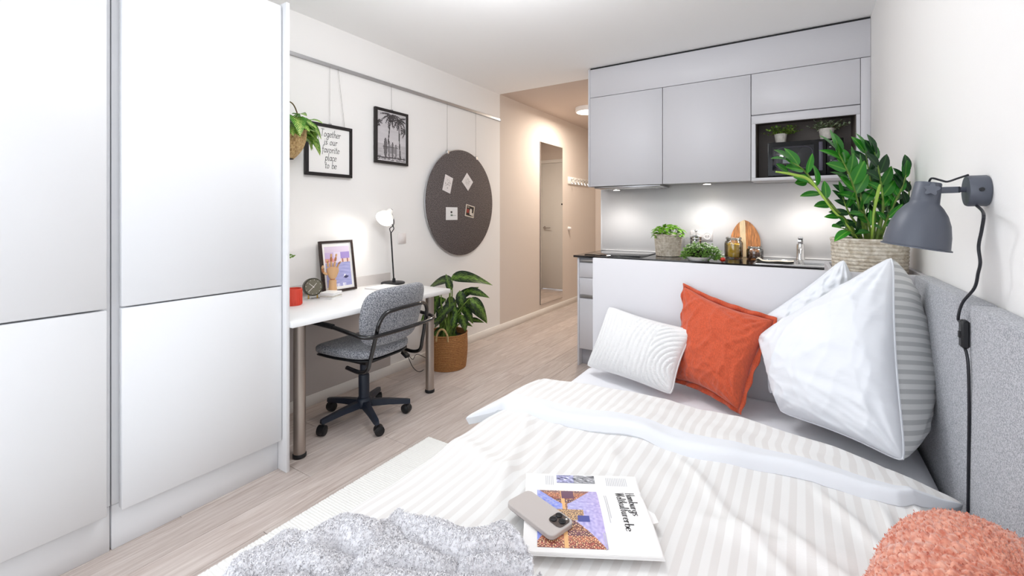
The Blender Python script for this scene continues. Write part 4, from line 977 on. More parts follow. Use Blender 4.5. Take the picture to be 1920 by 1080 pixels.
# herb tray on the front edge
hc2 = V((-.60, 3.565, .931)); r = empty('herb_bowl', hc2, 'bushy green herbs in a low white dish at the worktop front', 'plant')
MB().lathe([(0, 0), (.07, 0), (.095, .03), (.092, .03), (.068, .005), (0, .005)], hc2+V((-.02, .0, 0)), 36).build('dish', 'white', r)
hl = leafmesh('leaf', 'herb', 'oval', 3, .2, .3, .7)
mb = MB()
for i in range(1100):
    a = rb.uniform(0, 2*pi); e = math.asin(rb.uniform(-.1, 1)); rad = rb.uniform(.7, 1.02)
    p = hc2+V((cos(a)*cos(e)*.14*rad, sin(a)*cos(e)*.06*rad, .025+sin(e)*.10*rad*(1+.15*sin(a*5))))
    m_ = orient(p, V((cos(a)+rb.uniform(-1, 1), sin(a)+rb.uniform(-1, 1), rb.uniform(-.4, .7))), V((0, -.4, 1)), rb.uniform(.014, .026))
    mb.add([m_@q.co for q in hl.vertices], [list(f.vertices) for f in hl.polygons], [tuple(hl.uv_layers[0].data[0].uv) for q in hl.vertices])
fo = mb.build('foliage', 'herb', r, kind='stuff', ang=180)
MB().ball(hc2+V((-.02, 0, .05)), .045, 16, (1.6, 1, .9)).build('soil', 'soil', r)
r = empty('tomato', (-.455, 3.545, .931), 'small red tomato beside the herbs on the worktop', 'tomato')
tm = V((-.455, 3.545, .9475)); MB().ball(tm, .018, 20, (1.1, 1.1, .92)).build('fruit', 'tomato', r)
MB().cyl(tm+V((0, 0, .014)), tm+V((.003, 0, .024)), .0015, n=6).build('stalk', 'stem', r)

# storage jars
def jar(c, rad, h, label, fillm, fillh, kind):
    r = empty('storage_jar', c, label, 'jar')
    MB().lathe([(0, 0), (rad*.86, 0), (rad*.98, .008), (rad, .025), (rad, h*.66), (rad*.93, h*.74), (rad*.80, h*.79), (rad*.80, h*.84), (rad*.77, h*.84), (rad*.77, h*.79), (rad*.9, h*.73), (rad*.965, h*.64), (rad*.965, .025), (rad*.94, .012), (0, .006)], c, 40).build('glass_body', 'glass', r)
    MB().lathe([(0, h*.845), (rad*.84, h*.845), (rad*.86, h*.87), (rad*.84, h*.93), (rad*.6, h*.95), (0, h*.95)], c, 40).build('glass_lid', 'glass', r)
    MB().tube([c+V((rad*.83*cos(t_), rad*.83*sin(t_), h*.81)) for t_ in [2*pi*i/32 for i in range(32)]], .0018, 6, closed=True).tube([c+V((rad*.87*cos(t_), rad*.87*sin(t_), h*.875)) for t_ in [2*pi*i/32 for i in range(32)]], .0018, 6, closed=True).tube([c+V((-.01, -rad*.86, h*.9)), c+V((-.012, -rad*1.0, h*.8)), c+V((-.01, -rad*1.04, h*.6)), c+V((.01, -rad*1.04, h*.6)), c+V((.012, -rad*1.0, h*.8)), c+V((.01, -rad*.86, h*.9))], .0016, 6).build('wire_clasp', 'chrome', r)
    MB().tube([c+V((rad*.81*cos(t_), rad*.81*sin(t_), h*.85)) for t_ in [2*pi*i/32 for i in range(32)]], .003, 6, closed=True).build('rubber_seal', 'towel', r)
    mb = MB(); rj = random.Random(4)
    mb.lathe([(0, .010), (rad*.85, .010), (rad*.90, .02), (rad*.90, fillh-.012), (rad*.5, fillh-.004), (0, fillh-.006)], c, 28)
    if kind == 'pasta':
        for i in range(330):
            a = rj.uniform(0, 2*pi); zz = rj.uniform(.016, fillh); q_ = rad*.90*(1 if rj.random() < .8 else rj.random()); p = c+V((q_*cos(a), q_*sin(a), zz))
            tg = V((-sin(a), cos(a), rj.uniform(-1, 1))).normalized()*.009; mb.tube([p-tg, p+V((cos(a)*.002, sin(a)*.002, 0)), p+tg], .0016, 5)
    else:
        for i in range(420):
            a = rj.uniform(0, 2*pi); zz = rj.uniform(.014, fillh); q_ = rad*.905; p = c+V((q_*cos(a), q_*sin(a), zz)); mb.ball(p, .0036, 6, (1, 1, .8))
    mb.build('contents', fillm, r, kind='stuff')
jar(V((-.425, 3.93, .931)), .066, .175, 'tall clip-top glass jar of yellow pasta before the cutting board', 'pasta', .118, 'pasta')
jar(V((-.275, 3.90, .931)), .058, .105, 'short clip-top glass jar of brown grains before the cutting board', 'grain', .055, 'grain')

# cutting board leaning: oval, three tones of wood
cbp = PY(1393, 413, 4.10)
r = empty('cutting_board', (-.37, 4.07, .931), 'oval striped acacia cutting board leaning on the backsplash', 'cutting board')
Hb, Wb = cbp.z-.931+.005, .114
T = Matrix.Translation((-.350, 4.047, .932))@Matrix.Rotation(radians(-8.5), 4, 'X')@Matrix.Rotation(radians(-3), 4, 'Y')
def halfw(t): return Wb*(sin(pi*min(1, max(0, (t*.86+.14))))**.55)*(1.0-.12*t)
for (a0, a1, m_) in ((-1, -.30, 'board1'), (-.30, .06, 'board2'), (.06, 1, 'board1')):
    mb = MB(); N = 24; ft = []; bk_ = []
    for k in range(N+1):
        t_ = k/N; hw = max(.002, halfw(t_)); l = max(-hw, a0*Wb if a0 > -1 else -hw); rgt = min(hw, a1*Wb if a1 < 1 else hw)
        if l > rgt: l = rgt = min(max(l, -hw), hw)
        ft.append((l, rgt, t_*Hb))
    for k in range(N):
        (l0, r0, z0), (l1, r1, z1_) = ft[k], ft[k+1]
        for y in (0, .016): mb.add([T@V((l0, y, z0)), T@V((r0, y, z0)), T@V((r1, y, z1_)), T@V((l1, y, z1_))], [[0, 1, 2, 3] if y == 0 else [3, 2, 1, 0]])
        mb.add([T@V((l0, 0, z0)), T@V((l1, 0, z1_)), T@V((l1, .016, z1_)), T@V((l0, .016, z0))], [[0, 1, 2, 3]]); mb.add([T@V((r0, 0, z0)), T@V((r0, .016, z0)), T@V((r1, .016, z1_)), T@V((r1, 0, z1_))], [[0, 1, 2, 3]])
    mb.add([T@V((ft[0][0], 0, 0)), T@V((ft[0][1], 0, 0)), T@V((ft[0][1], .016, 0)), T@V((ft[0][0], .016, 0))], [[3, 2, 1, 0]])
    mb.build('wood_strip', m_, r, False)

# microwave
MX0, MX1, MZ0, MZ1, MY = -.185, .268, 1.552, 1.805, KF+.05
r = empty('microwave', (.04, MY+.15, 1.545), 'black microwave oven in the open cabinet niche', 'microwave')
box('housing', MX0, MX1, MY+.02, YK-.05, MZ0, MZ1, 'appl', r, .004)
box('door', MX0, MX0+.355, MY, MY+.019, MZ0+.004, MZ1-.002, 'appl', r, .006)
box('window', MX0+.03, MX0+.285, MY-.0025, MY-.0002, MZ0+.045, MZ1-.035, 'applglass', r, .001)
MB().tube([V((x, MY-.003, z)) for x, z in [(MX0+.16+.115*(abs(cos(a))**.45)*(1 if cos(a) > 0 else -1), (MZ0+MZ1)/2+.005+.077*(abs(sin(a))**.45)*(1 if sin(a) > 0 else -1)) for a in [2*pi*i/64 for i in range(64)]]], .0018, 6, closed=True).build('window_border', 'applgrey', r)
box('handle', MX0+.312, MX0+.335, MY-.010, MY, MZ0+.03, MZ1-.02, 'applgrey', r, .003)
box('control_panel', MX0+.357, MX1, MY, MY+.019, MZ0+.004, MZ1-.002, 'appl', r, .004)
MB().lathe([(0, 0), (.020, 0), (.020, .006), (.017, .018), (0, .019)], (MX0+.405, MY, MZ0+.08), 28, (0, -1, 0)).build('knob', 'lampgrey', r)
mb = MB()
for k in range(11): a = radians(140+k*26); mb.box(-.0018, .0018, -.0006, 0, -.0018, .0018, 0, mtx=Matrix.Translation((MX0+.405+.029*cos(a), MY, MZ0+.08+.029*sin(a))))
for k, z in enumerate((.232, .19, .165, .14)): mb.box(MX0+.372, MX0+.372+(.03, .012, .012, .008)[k], MY-.0006, MY, MZ0+z, MZ0+z+.003, 0)
mb.build('white_markings', 'paper', r, False)
for x in (MX0+.04, MX1-.04):
    for y in (MY+.04, YK-.08): MB().cyl((x, y, 1.5445), (x, y, MZ0+.001), .012, n=12).build('foot', 'black', r)
# two small pots on the microwave
def smallpot(c, s, label, m_, seed, lean=0):
    r = empty('potted_plant', c, label, 'plant'); rn = random.Random(seed)
    MB().lathe([(0, 0), (.032*s, 0), (.044*s, .072*s), (.041*s, .072*s), (.03*s, .004), (0, .004)], c, 28).build('pot', 'potwhite', r)
    MB().lathe([(0, .062*s), (.040*s, .062*s), (.040*s, .064*s), (0, .064*s)], c, 20).build('soil', 'soil', r)
    lm = leafmesh('lm', m_, 'oval', 3, .2, .2, .55); mb = MB(); ms = MB()
    for i in range(34):
        a = rn.uniform(0, 2*pi); e = rn.uniform(.15, 1.3); L = rn.uniform(.07, .125)*s
        b0 = V(c)+V((.015*cos(a), .015*sin(a), .062*s)); tip = b0+V((cos(a)*cos(e)*1.1, sin(a)*cos(e)*.7, sin(e)*.62+.1))*L; ms.tube([b0, tip], .0009, 4)
        for k in range(9):
            p = b0.lerp(tip, .35+.65*k/8); d = V((rn.uniform(-1, 1), rn.uniform(-1, 1), rn.uniform(-.3, 1)))
            m2 = orient(p, d, V((0, -.5, 1)), rn.uniform(.014, .026)*s); mb.add([m2@q.co for q in lm.vertices], [list(f.vertices) for f in lm.polygons], [(.5, .5+.4*(k % 2)) for q in lm.vertices])
    mb.build('foliage', m_, r, kind='stuff', ang=180); ms.build('stems', 'twig', r, kind='stuff')
pz = MZ1+.001
smallpot(V((-.105, 3.93, pz)), .98, 'small dark-leaved plant in a stone pot, left on the microwave', 'basil', 31)
smallpot(V((.175, 3.90, pz)), 1.08, 'small silvery flowering plant in a stone pot, right on the microwave', 'succ', 32)

# ------------------------------------------------------------ bed
BX0, BX1, BY0, BY1 = -.915, .345, .15, 2.17
MT = .50
bed = empty('bed', (-.28, 1.2, 0), 'white single bed with white headboard panel along the felt wall panels', 'bed')
box('base', BX0+.02, BX1, BY0, BY1, .06, .28, 'panel', bed, .003)
for x in (BX0+.08, BX1-.08):
    for y in (BY0+.08, BY1-.08): box('leg', x-.03, x+.03, y-.03, y+.03, 0, .06, 'panel', bed, .002)
box('headboard', -.892, WR-.002, BY1+.006, BY1+.030, .0, 1.048, 'panel', bed, .0015)
mb = MB(); N = 60
def matf(a, b):
    x = BX0+(BX1-BX0)*a; y = BY0+(BY1-BY0)*b
    e = min(a*(BX1-BX0), (1-a)*(BX1-BX0), b*2, (1-b)*2); z = MT-.028*(1-min(1, e/.05))**2
    return V((x, y, z+.004*noise.noise(V((x*3, y*3, 0)))))
mb.grid(N, N, matf)
for (fn) in (lambda a, b: (matf(a, 0) if b else V((matf(a, 0).x, BY0, .282))), lambda a, b: (matf(1-a, 1) if b else V((matf(1-a, 1).x, BY1, .282))), lambda a, b: (matf(0, 1-a) if b else V((BX0, matf(0, 1-a).y, .282))), lambda a, b: (matf(1, a) if b else V((BX1, matf(1, a).y, .282)))): mb.grid(N, 1, fn)
mb.build('mattress', 'sheet', bed, ang=70)

# storage box behind the headboard holding the plant
r = empty('headboard_box', (.26, 2.42, 0), 'open storage box behind the headboard in the right corner', 'box')
BXa, BXb, BYa, BYb = .11, WR-.003, BY1+.033, 2.63
MB().box(BXa, BXb, BYb-.016, BYb, 0, 1.045).build('back', 'panel', r, False); MB().box(BXa, BXa+.016, BYa, BYb-.016, 0, 1.045).build('side', 'panel', r, False)
MB().box(BXb-.016, BXb, BYa, BYb-.016, 0, 1.045).build('side', 'panel', r, False); MB().box(BXa+.016, BXb-.016, BYa, BYb-.016, .93, .945).build('shelf', 'boxbrown', r, False)

# felt wall panels
def feltpanel(y0, y1, th, label):
    r = empty('felt_wall_panel', (WR-th/2, (y0+y1)/2, .2), label, 'wall panel', 'grey felt panels along the bed')
    MB().box(WR-th, WR-.001, y0, y1, .2, 1.052, .012).build('padding', 'greyfelt', r, ang=60)
feltpanel(1.532, BY1-.004, .050, 'grey felt wall panel behind the pillows')
feltpanel(.86, 1.526, .056, 'grey felt wall panel nearest the camera, right of the lamp cord')

# duvet
def creases(x, y):
    s = 0
    for (x0, y0, dx, dy, L, a, w_) in ((-.80, 1.36, .35, -.9, .55, .012, .022), (-.68, 1.36, .25, -.95, .45, .010, .02), (-.5, 1.35, .42, -.8, .5, .008, .025), (-.30, 1.38, .5, -.6, .5, .008, .02), (-.9, 1.1, .9, -.3, .4, .008, .03), (.05, 1.42, .35, -.85, .6, .008, .018), (.16, 1.40, .2, -.9, .5, .009, .014), (.24, 1.45, .1, -.95, .6, .010, .012), (-.05, 1.2, .75, -.6, .45, .008, .02), (-.45, 1.1, .9, .1, .5, .008, .025), (.29, 1.3, -.05, -1, .5, .010, .012), (-.35, .8, .8, .35, .45, .008, .025)):
        l = sqrt(dx*dx+dy*dy); dx /= l; dy /= l; t_ = (x-x0)*dx+(y-y0)*dy; e = (x-x0)*dy-(y-y0)*dx+.02*noise.noise(V((t_*6, x0*9, 2)))
        if -.05 < t_ < L+.1: s += a*exp(-(e/w_)**2)*min(1, max(0, (t_+.05)/.12))*min(1, max(0, (L+.1-t_)/.2))
    return s
DZT = .555
def duvz(x, y, amp=1):
    n = fbm(V((x*2.2+3, y*2.2, .3)), 3)*.014+fbm(V((x*8, y*3.5, 7)), 2)*.006*amp
    fl = min(1, max(.12, (max(abs(x+.40)-.17, abs(y-1.03)-.15))/.08))       # pressed flat under the magazine
    return DZT+(n*amp+1.35*creases(x, y)*amp)*fl
DX_L, DX_R = -.925, .335
def duvf(a, b):
    y = .12+(1.60-.12)*b
    if a < .14:     # drape down the near side
        t_ = 1-a/.14; ang = min(1, t_/.35)*pi/2; rad = .05
        x = DX_L+.03-rad*sin(ang)+.02*noise.noise(V((y*5, 0, 0)))*t_; z = duvz(DX_L+.03, y)-rad*(1-cos(ang))-max(0, t_-.35)*.42
        x += .02*sin(y*23)*max(0, t_-.3)
    elif a > .93:
        t_ = (a-.93)/.07; ang = t_*pi/2; x = DX_R-.03+.04*sin(ang); z = duvz(DX_R-.03, y)-.10*(1-cos(ang))
    else:
        x = DX_L+.03+(DX_R-.03-DX_L-.03)*(a-.14)/.79; z = duvz(x, y)
    if b > .94: z -= .03*((b-.94)/.06)**2
    return V((x, y, z))
r = empty('duvet', (-.3, .9, .50), 'white satin striped duvet spread over the bed', 'duvet')
def duvuv(a, b): p = duvf(a, b); return (p.x+(0 if a > .14 else -(1-a/.14)*.2)+.012*noise.noise(V((p.x*3, p.y*2, 4))), p.y)
MB().grid(230, 200, duvf, uvfn=duvuv).build('cover', 'stripe', r, ang=180)
# turned-down strip
def edges(s):       # s 0..1 from left tip to right tip: near edge and far edge (x, y)
    x = -1.03+(.345+1.03)*s
    near = 1.33+.05*sin(s*2.6+.3)+.10*s**2+.012*sin(s*19); far = 1.62+.12*sin(pi*min(1, s*1.12))**.8-.05*s**3-.02*(s < .1)
    if s < .09: k = s/.09; far = 1.30+(far-1.30)*k**.7; near = 1.30+(near-.06*(1-k)-1.30)*k**.8
    if s > .90: k = (1-s)/.10; near = 1.53+(near-1.53)*k**.7; far = 1.53+(far-1.53)*k**.6
    return x, near, far
def stripf(a, b):
    x, n_, f_ = edges(a); y = n_+(f_-n_)*b
    taper = min(1, a/.09, (1-a)/.09)**.6
    base = duvz(x, min(y, 1.5)) if x > DX_L else DZT-.35*max(0, (DX_L-x))
    prof = sqrt(max(0, 1-(1-min(1, b/.10))**2))*.034 if b < .10 else .034-.010*(b-.10)
    if b > .93: prof -= .045*((b-.93)/.07)**2
    w_ = .006*fbm(V((x*5, y*9, 2)), 2)+.006*sin(x*11+y*5)*(.4)
    return V((x, y, max(base, DZT-.1)+.002+(prof+w_)*taper))
r2 = r
mb = MB(); NU, NB = 220, 56
mb.grid(NU, NB-14, lambda a, b: stripf(a, .25+.75*b), uvfn=lambda a, b: (stripf(a, .25+.75*b).x*1.0+.01*noise.noise(V((a*9, b*2, 0))), b*.3), mi=0)
mb.grid(NU, 16, lambda a, b: stripf(a, .25*b), mi=1)
mb.grid(NU, 1, lambda a, b: (stripf(a, 0) if b else V((stripf(a, 0).x, stripf(a, 0).y+.02, stripf(a, 0).z-.03))), mi=1)
o = mb.build('turned_down_edge', ['stripe', 'hem'], r2, ang=180); o['label'] = 'turned-down striped edge with plain white hem'

# ------------------------------------------------------------ cushions
def cushion(c4, tf, tb, sag, n=44, wr=None, pw=.42, ear=.0, bdir=None, nrm=None, uvs=(1, 1), shear=None, two=False):
    """c4: corners TL, TR, BR, BL; returns front and back builders"""
    TL, TR, BR, BL = [V(p) for p in c4]; C = (TL+TR+BR+BL)/4
    N_ = (TR-TL+BR-BL).cross(TL-BL+TR-BR).normalized()
    if nrm is not None and N_.dot(V(nrm)) < 0: N_ = -N_
    def pt(u, v, side):
        rc_ = 1-.045*(u*v)**8
        uu = u*(1-sag*(1-v*v)*(abs(u)**2))*rc_; vv = v*(1-sag*(1-u*u)*(abs(v)**2))*rc_
        a, b = (uu+1)/2, (vv+1)/2
        p = (BL*(1-a)+BR*a)*(1-b)+(TL*(1-a)+TR*a)*b
        e = max(0, (1-u*u))*max(0, (1-v*v)); h = e**pw
        t_ = (tf if side > 0 else tb)*h
        if wr: t_ += wr(u, v, side)*min(1, e*6)
        if side < 0 and bdir is not None: return p+bdir*t_
        return p+N_*(side*t_)
    def face(side, mi=0, mb=None, nn=n):
        mb = mb or MB(); mp = lambda a: sin((a-.5)*pi)     # denser near edges
        mb.grid(nn, nn, lambda a, b: pt(mp(a), mp(b), side), uvfn=lambda a, b: (mp(a)*uvs[0]/2, mp(b)*uvs[1]/2), mi=mi, flip=side < 0)
        return mb
    edge = [pt(-1+2*i/30, 1, 1) for i in range(30)]+[pt(1, 1-2*i/30, 1) for i in range(30)]+[pt(1-2*i/30, -1, 1) for i in range(30)]+[pt(-1, -1+2*i/30, 1) for i in range(30)]
    return face, edge, pt, N_, C
def wrk(amp, seed, f=2.2):
    def w_(u, v, s):
        n1 = 1-abs(noise.noise(V((u*f+seed, v*f, s*3+seed)))*2); n2 = 1-abs(noise.noise(V((u*f*2.1, v*f*1.6+seed, s+5)))*2)
        cr = 0
        for (cu, cv) in ((1, 1), (-1, 1), (1, -1), (-1, -1)):
            d = sqrt((u-cu)**2+(v-cv)**2); a = math.atan2(v-cv, u-cu); cr += sin(a*15+seed+cu)*exp(-(d/.55)**2)*(d > .05)
        lg = (noise.noise(V((u*1.3+seed, v*8+u*2, s+2)))+.6*noise.noise(V((u*2.2, v*15+u*5, seed))))*(.35+.65*max(0, min(1, (u+.2)/.9)))
        return amp*(.6*n1**4+.35*n2**4+.45*cr+.75*lg)
    return w_

# white tufted lumbar cushion
TL = PY(1141, 574, 2.13); TR = PY(1301, 620, 2.02); BRp = PZ(1260, 741, .535); BLp = PZ(1099, 686, .535)
r = empty('lumbar_cushion', (BLp+BRp)/2, 'small white rectangular cushion with tufted curved ridges', 'cushion')
def ridge(u, v):
    if u < -.05: f = (u+.16*v*v)*9.5
    elif u < .45: f = (u-.10*(v)**2*(1 if v > 0 else -.4))*9.5
    else: f = sqrt((u-1.05)**2*1.0+((v+.35)*.62)**2)*-10.5
    return abs(sin(pi*f))**.42
face, edge, pt, N_, C = cushion((TL, TR, BRp, BLp), .07, .05, .075, wr=lambda u, v, s: .012*(ridge(u, v)-.6)+.002*noise.noise(V((u*60, v*40, 0))), nrm=(0, -1, .5))
mb = face(1, nn=190); face(-1, mb=mb, nn=40); mb.build('cover', 'tuft', r, ang=180)
MB().tube(edge, .004, 6, closed=True).build('seam', 'tuft', r)

# terracotta linen cushion
TL = PY(1281, 534, 2.14); TR = PY(1455, 600, 2.06); BRp = PZ(1386, 772, .535); BLp = PZ(1266, 712, .54)
r = empty('linen_cushion', (BLp+BRp)/2, 'square terracotta linen cushion with flanged edge', 'cushion')
face, edge, pt, N_, C = cushion((TL, TR, BRp, BLp), .085, .05, .13, wr=wrk(.013, 3), nrm=(0, -1, .5), pw=.40)
mb = face(1, nn=80); face(-1, mb=mb); mb.build('cover', 'linen', r, ang=180)
mb = MB(); n = len(edge); vs = []
for i, p in enumerate(edge):
    o_ = (p-C); o_ = (o_-N_*o_.dot(N_)).normalized(); wv = .006*sin(i*1.1)+.008*noise.noise(V((i*.3, 0, 0)))
    vs += [p-N_*.002, p+o_*.011+N_*wv, p+o_*.022+N_*wv*1.6]
fs = []
for i in range(n):
    j = (i+1) % n
    for k in range(2): fs.append([3*i+k, 3*j+k, 3*j+k+1, 3*i+k+1])
fl_ = MB().add(vs, fs).build('flange', 'linen', r, ang=180); sm_ = fl_.modifiers.new('thick', 'SOLIDIFY'); sm_.thickness = .003; sm_.offset = 0

# back pillow
TL = PY(1425, 600, 2.13); TR = PY(1583, 482, 2.14); BRp = PY(1680, 700, 2.10); BLp = PY(1440, 740, 2.02)
r = empty('pillow', (BLp+BRp)/2, 'crumpled white pillow standing behind the largest pillow', 'pillow')
face, edge, pt, N_, C = cushion((TL, TR, BRp, BLp), .07, .03, .06, wr=wrk(.016, 9, 2.6), nrm=(0, -1, .3), uvs=(.6, .6))
mb = face(1, nn=80); face(-1, mb=mb); mb.build('cover', 'hem', r, ang=180)
MB().tube(edge, .003, 6, closed=True).build('seam', 'hem', r)

# big front pillow
TR = PY(1677, 474, 1.96); BRp = PZ(1700, 874, .575); BLp = PZ(1462, 772, .56); TL = PY(1418, 632, 2.03)
r = empty('pillow', (BLp+BRp)/2, 'largest white pillow with grey striped back leaning at the felt panel', 'pillow')
face, edge, pt, N_, C = cushion((TL, TR, BRp, BLp), .11, .25, .06, wr=wrk(.012, 17, 1.5), nrm=(-.6, -1, .2), pw=.46, uvs=(.75, .75), bdir=RT*1.18+FW*.14-UP*.08)
mb = face(1, nn=90)
mb.build('front_cover', M['hem'], r, ang=180)
face(-1, nn=70).build('striped_back_cover', 'stripegrey', r, ang=180)
MB().tube(edge, .0035, 6, closed=True).build('piped_seam', 'hem', r)

# chenille cushion close to the camera
kc = V((.30, .93, .635)); kr = empty('chenille_cushion', (kc.x, kc.y, .555), 'fluffy terracotta chenille cushion in the bottom right corner', 'cushion')
TL = V((.10, .80, .79)); TR = V((.335, 1.27, .70)); BRp = V((.345, 1.10, .57)); BLp = V((.06, .66, .57))
def knitw(u, v, s): return .004*abs(sin(u*70))*abs(sin(v*60+int((u*70)/pi)*1.57))+.003*noise.noise(V((u*40, v*40, 2)))
mb = MB(); ax_ = V((.42, .9, 0)).normalized()
def kn(a, b):
    th = 2*pi*a; ph = pi*(b-.5)
    x = cos(ph)*cos(th); y = cos(ph)*sin(th); z = sin(ph)
    sx = lambda q, e: abs(q)**e*(1 if q >= 0 else -1)
    p = V((sx(x, .8)*.142, sx(y, .8)*.270, sx(z, .75)*.115))
    bump = .003*noise.noise(V((a*160, b*70, 1)))+.0065*sqrt(abs(sin(a*2*pi*26)*sin(b*pi*30+a*60)))
    nrm_ = V((x, y, z)); p += nrm_*bump
    return KT_@p
KT_ = Matrix.Translation((.232, .872, .664))@Matrix.Rotation(radians(14), 4, 'Y')@Matrix.Rotation(radians(-16), 4, 'Z')
mb.grid(300, 170, kn); mb.build('cover', 'knit', kr, ang=180)
mb = MB(); rk = random.Random(8)
for i in range(9000):
    p = kn(rk.random(), rk.uniform(.35, 1)); c0 = KT_.translation; d = (p-c0).normalized(); t_ = V((rk.uniform(-1, 1), rk.uniform(-1, 1), rk.uniform(-1, 1)))*.0028
    mb.add([p-t_*.6, p+d*.003+t_*.3+V((0, 0, .001)), p+t_], [[0, 1, 2]])
mb.build('yarn_fuzz', 'knit', kr, kind='stuff', smooth_=False)

# ------------------------------------------------------------ boucle throw
thr = empty('throw_blanket', (-.68, .55, .56), 'light grey boucle throw bunched over the foot of the bed', 'blanket')
THR = []
for poly, hh, w_ in (([(765, 988), (800, 1012), (870, 1032), (950, 1022), (1035, 1008)], .062, .052), ([(590, 1030), (640, 1000), (690, 1018)], .06, .045), ([(1040, 1012), (1062, 1050), (1060, 1100)], .05, .045),
        ([(690, 1070), (760, 1055), (830, 1075)], .055, .040), ([(880, 1078), (960, 1062), (1030, 1078)], .05, .034), ([(470, 1060), (560, 1046), (620, 1070)], .05, .05), ([(640, 1130), (800, 1130), (950, 1140)], .06, .05), ([(430, 1120), (560, 1120)], .05, .05), ([(830, 1110), (1000, 1115)], .05, .035), ([(720, 1002), (735, 1030), (700, 1050)], .05, .035)):
    for (ua, va), (ub, vb) in zip(poly, poly[1:]):
        A, B = PZ(ua, va, .61), PZ(ub, vb, .61); THR.append((A.x, A.y, B.x, B.y, hh, w_))
def ridgy(x, y):
    q = V((x*1.0, y*1.0, 0)); wx = x+.022*noise.noise(V((x*9, y*9, 1))); wy = y+.022*noise.noise(V((x*8, y*8, 9)))
    s = 0
    for (x0, y0, x1, y1, hh, w_) in THR:
        dx, dy = x1-x0, y1-y0; L2 = dx*dx+dy*dy; t_ = max(0, min(1, ((wx-x0)*dx+(wy-y0)*dy)/L2)); d = sqrt((wx-x0-t_*dx)**2+(wy-y0-t_*dy)**2)
        hgt = hh*1.35*sqrt(max(0, 1-(d/(w_*1.05))**2)); s = max(s, hgt)
    return s
def thf(a, b):
    X0, X1, Y0, Y1 = -1.22, -.30, .22, .84
    x = X0+(X1-X0)*a; y = Y0+(Y1-Y0)*b
    xx = x
    z = DZT+.008+ridgy(max(x, -.93), y)+.016*abs(noise.noise(V((x*7+y*3, y*11, 5))))
    if x < -.93:
        t_ = -.93-x; rad = .07; ang = min(pi/2, t_/rad*1.0); xx = -.93-rad*sin(ang)-.02*sin(y*25)*min(1, t_/.1)-max(0, t_-.1)*.25; z = z-rad*(1-cos(ang))-max(0, t_-.11)*1.0
    bump = .0026*noise.noise(V((x*150, y*150, 0)))+.0016*noise.noise(V((x*330, y*330, 4)))
    # irregular outline
    return V((xx, y, z+bump))
def inside(x, y):
    top = .775+.035*sin(x*9+1)+.02*noise.noise(V((x*8, 0, 3)))
    if x < -.55: top = .775-.02-(-.55-x)*.33+.02*sin(x*22)
    if x > -.43: top = .78-(x+.43)*1.5
    return y < top and x < -.325+.02*sin(y*20)
mb = MB(); NX, NY = 330, 230; idx = {}; vs = []; fs = []
for j in range(NY+1):
    for i in range(NX+1):
        a, b = i/NX, j/NY; x = -1.22+.92*a; y = .22+.62*b
        idx[i, j] = len(vs); p = thf(a, b); vs.append(p)
def edist(x, y):
    return inside(x, y) and inside(x, y+.022) and inside(x+.022, y)
for j in range(NY):
    for i in range(NX):
        x = -1.22+.92*(i+.5)/NX; y = .22+.62*(j+.5)/NY
        if inside(x, y): fs.append([idx[i, j], idx[i+1, j], idx[i+1, j+1], idx[i, j+1]])
for j in range(NY+1):
    for i in range(NX+1):
        x = -1.22+.92*i/NX; y = .22+.62*j/NY
        if not edist(x, y):
            k = idx[i, j]; vs[k] = V((vs[k].x, vs[k].y, min(vs[k].z, (duvz(x, y) if x > -.92 else vs[k].z-.03)+.004)))
used = sorted({q for f in fs for q in f}); rem = {q: i for i, q in enumerate(used)}
mb.add([vs[q] for q in used], [[rem[q] for q in f] for f in fs]); mb.build('cloth', 'boucle', thr, ang=180)
mb = MB(); rt_ = random.Random(2); pv = [vs[q] for q in used]
for i in range(48000):
    p = pv[rt_.randrange(len(pv))]; rr3 = rt_.uniform(.0014, .0030); a0 = rt_.uniform(0, 6.28); ax3 = V((rt_.uniform(-1, 1), rt_.uniform(-1, 1), rt_.uniform(-.3, 1))).normalized(); sd = ax3.orthogonal().normalized(); s2 = ax3.cross(sd)
    P = [p+V((0, 0, .0015))+(sd*cos(a0+k*1.6)+s2*sin(a0+k*1.6))*rr3 for k in range(4)]; o3 = ax3*.0008
    mb.add([q for z_ in P for q in (z_-o3, z_+o3)], [[0, 1, 3, 2], [2, 3, 5, 4], [4, 5, 7, 6]])
mb.build('yarn_loops', 'boucle', thr, kind='stuff', smooth_=False)

# ------------------------------------------------------------ magazine and phone
mgo = PZ(1010, 880, .572); A_ = PZ(1228, 887, .572); B_ = PZ(1243, 1047, .572)
ux = (A_-mgo); ux.z = 0; WM = .305; ux.normalize(); uy = V((ux.y, -ux.x, 0)); ang = math.atan2(ux.y, ux.x)
mg = empty('magazine', (B_.x, B_.y, .573), 'open magazine with a harbour photo lying on the duvet', 'magazine', rz=ang)
# local: origin at near right corner; x goes left->right so pages span x in [-WM, 0], y up the picture
WMG, HP, HS = .285, .222, .044
def pagez(y): return .0012+.006*exp(-((y-HP)/.03)**2)*(-.6)+.008*sin(pi*min(1, y/HP))**1 if y < HP else .004+.006*sin(pi*(y-HP)/(HS*2.4))
def pg(x0, x1, y0, y1, dz, mname, name, parent=mg, nx=2, ny=20):
    return MB().grid(nx, ny, lambda a, b: V((x0+(x1-x0)*a, y0+(y1-y0)*b, pagez(y0+(y1-y0)*b)+dz))).build(name, mname, parent, local=True)
pl_ = MB()
for k in range(4):
    dx = .0012*k; pl_.grid(2, 20, lambda a, b: V((-WMG+dx+WMG*a, -.002*k+HP*b, pagez(HP*b)-.0012*k)))
    pl_.grid(2, 8, lambda a, b: V((-WMG+dx+WMG*a, HP+(HS+.001*k)*b, pagez(HP+HS*b)-.0012*k)))
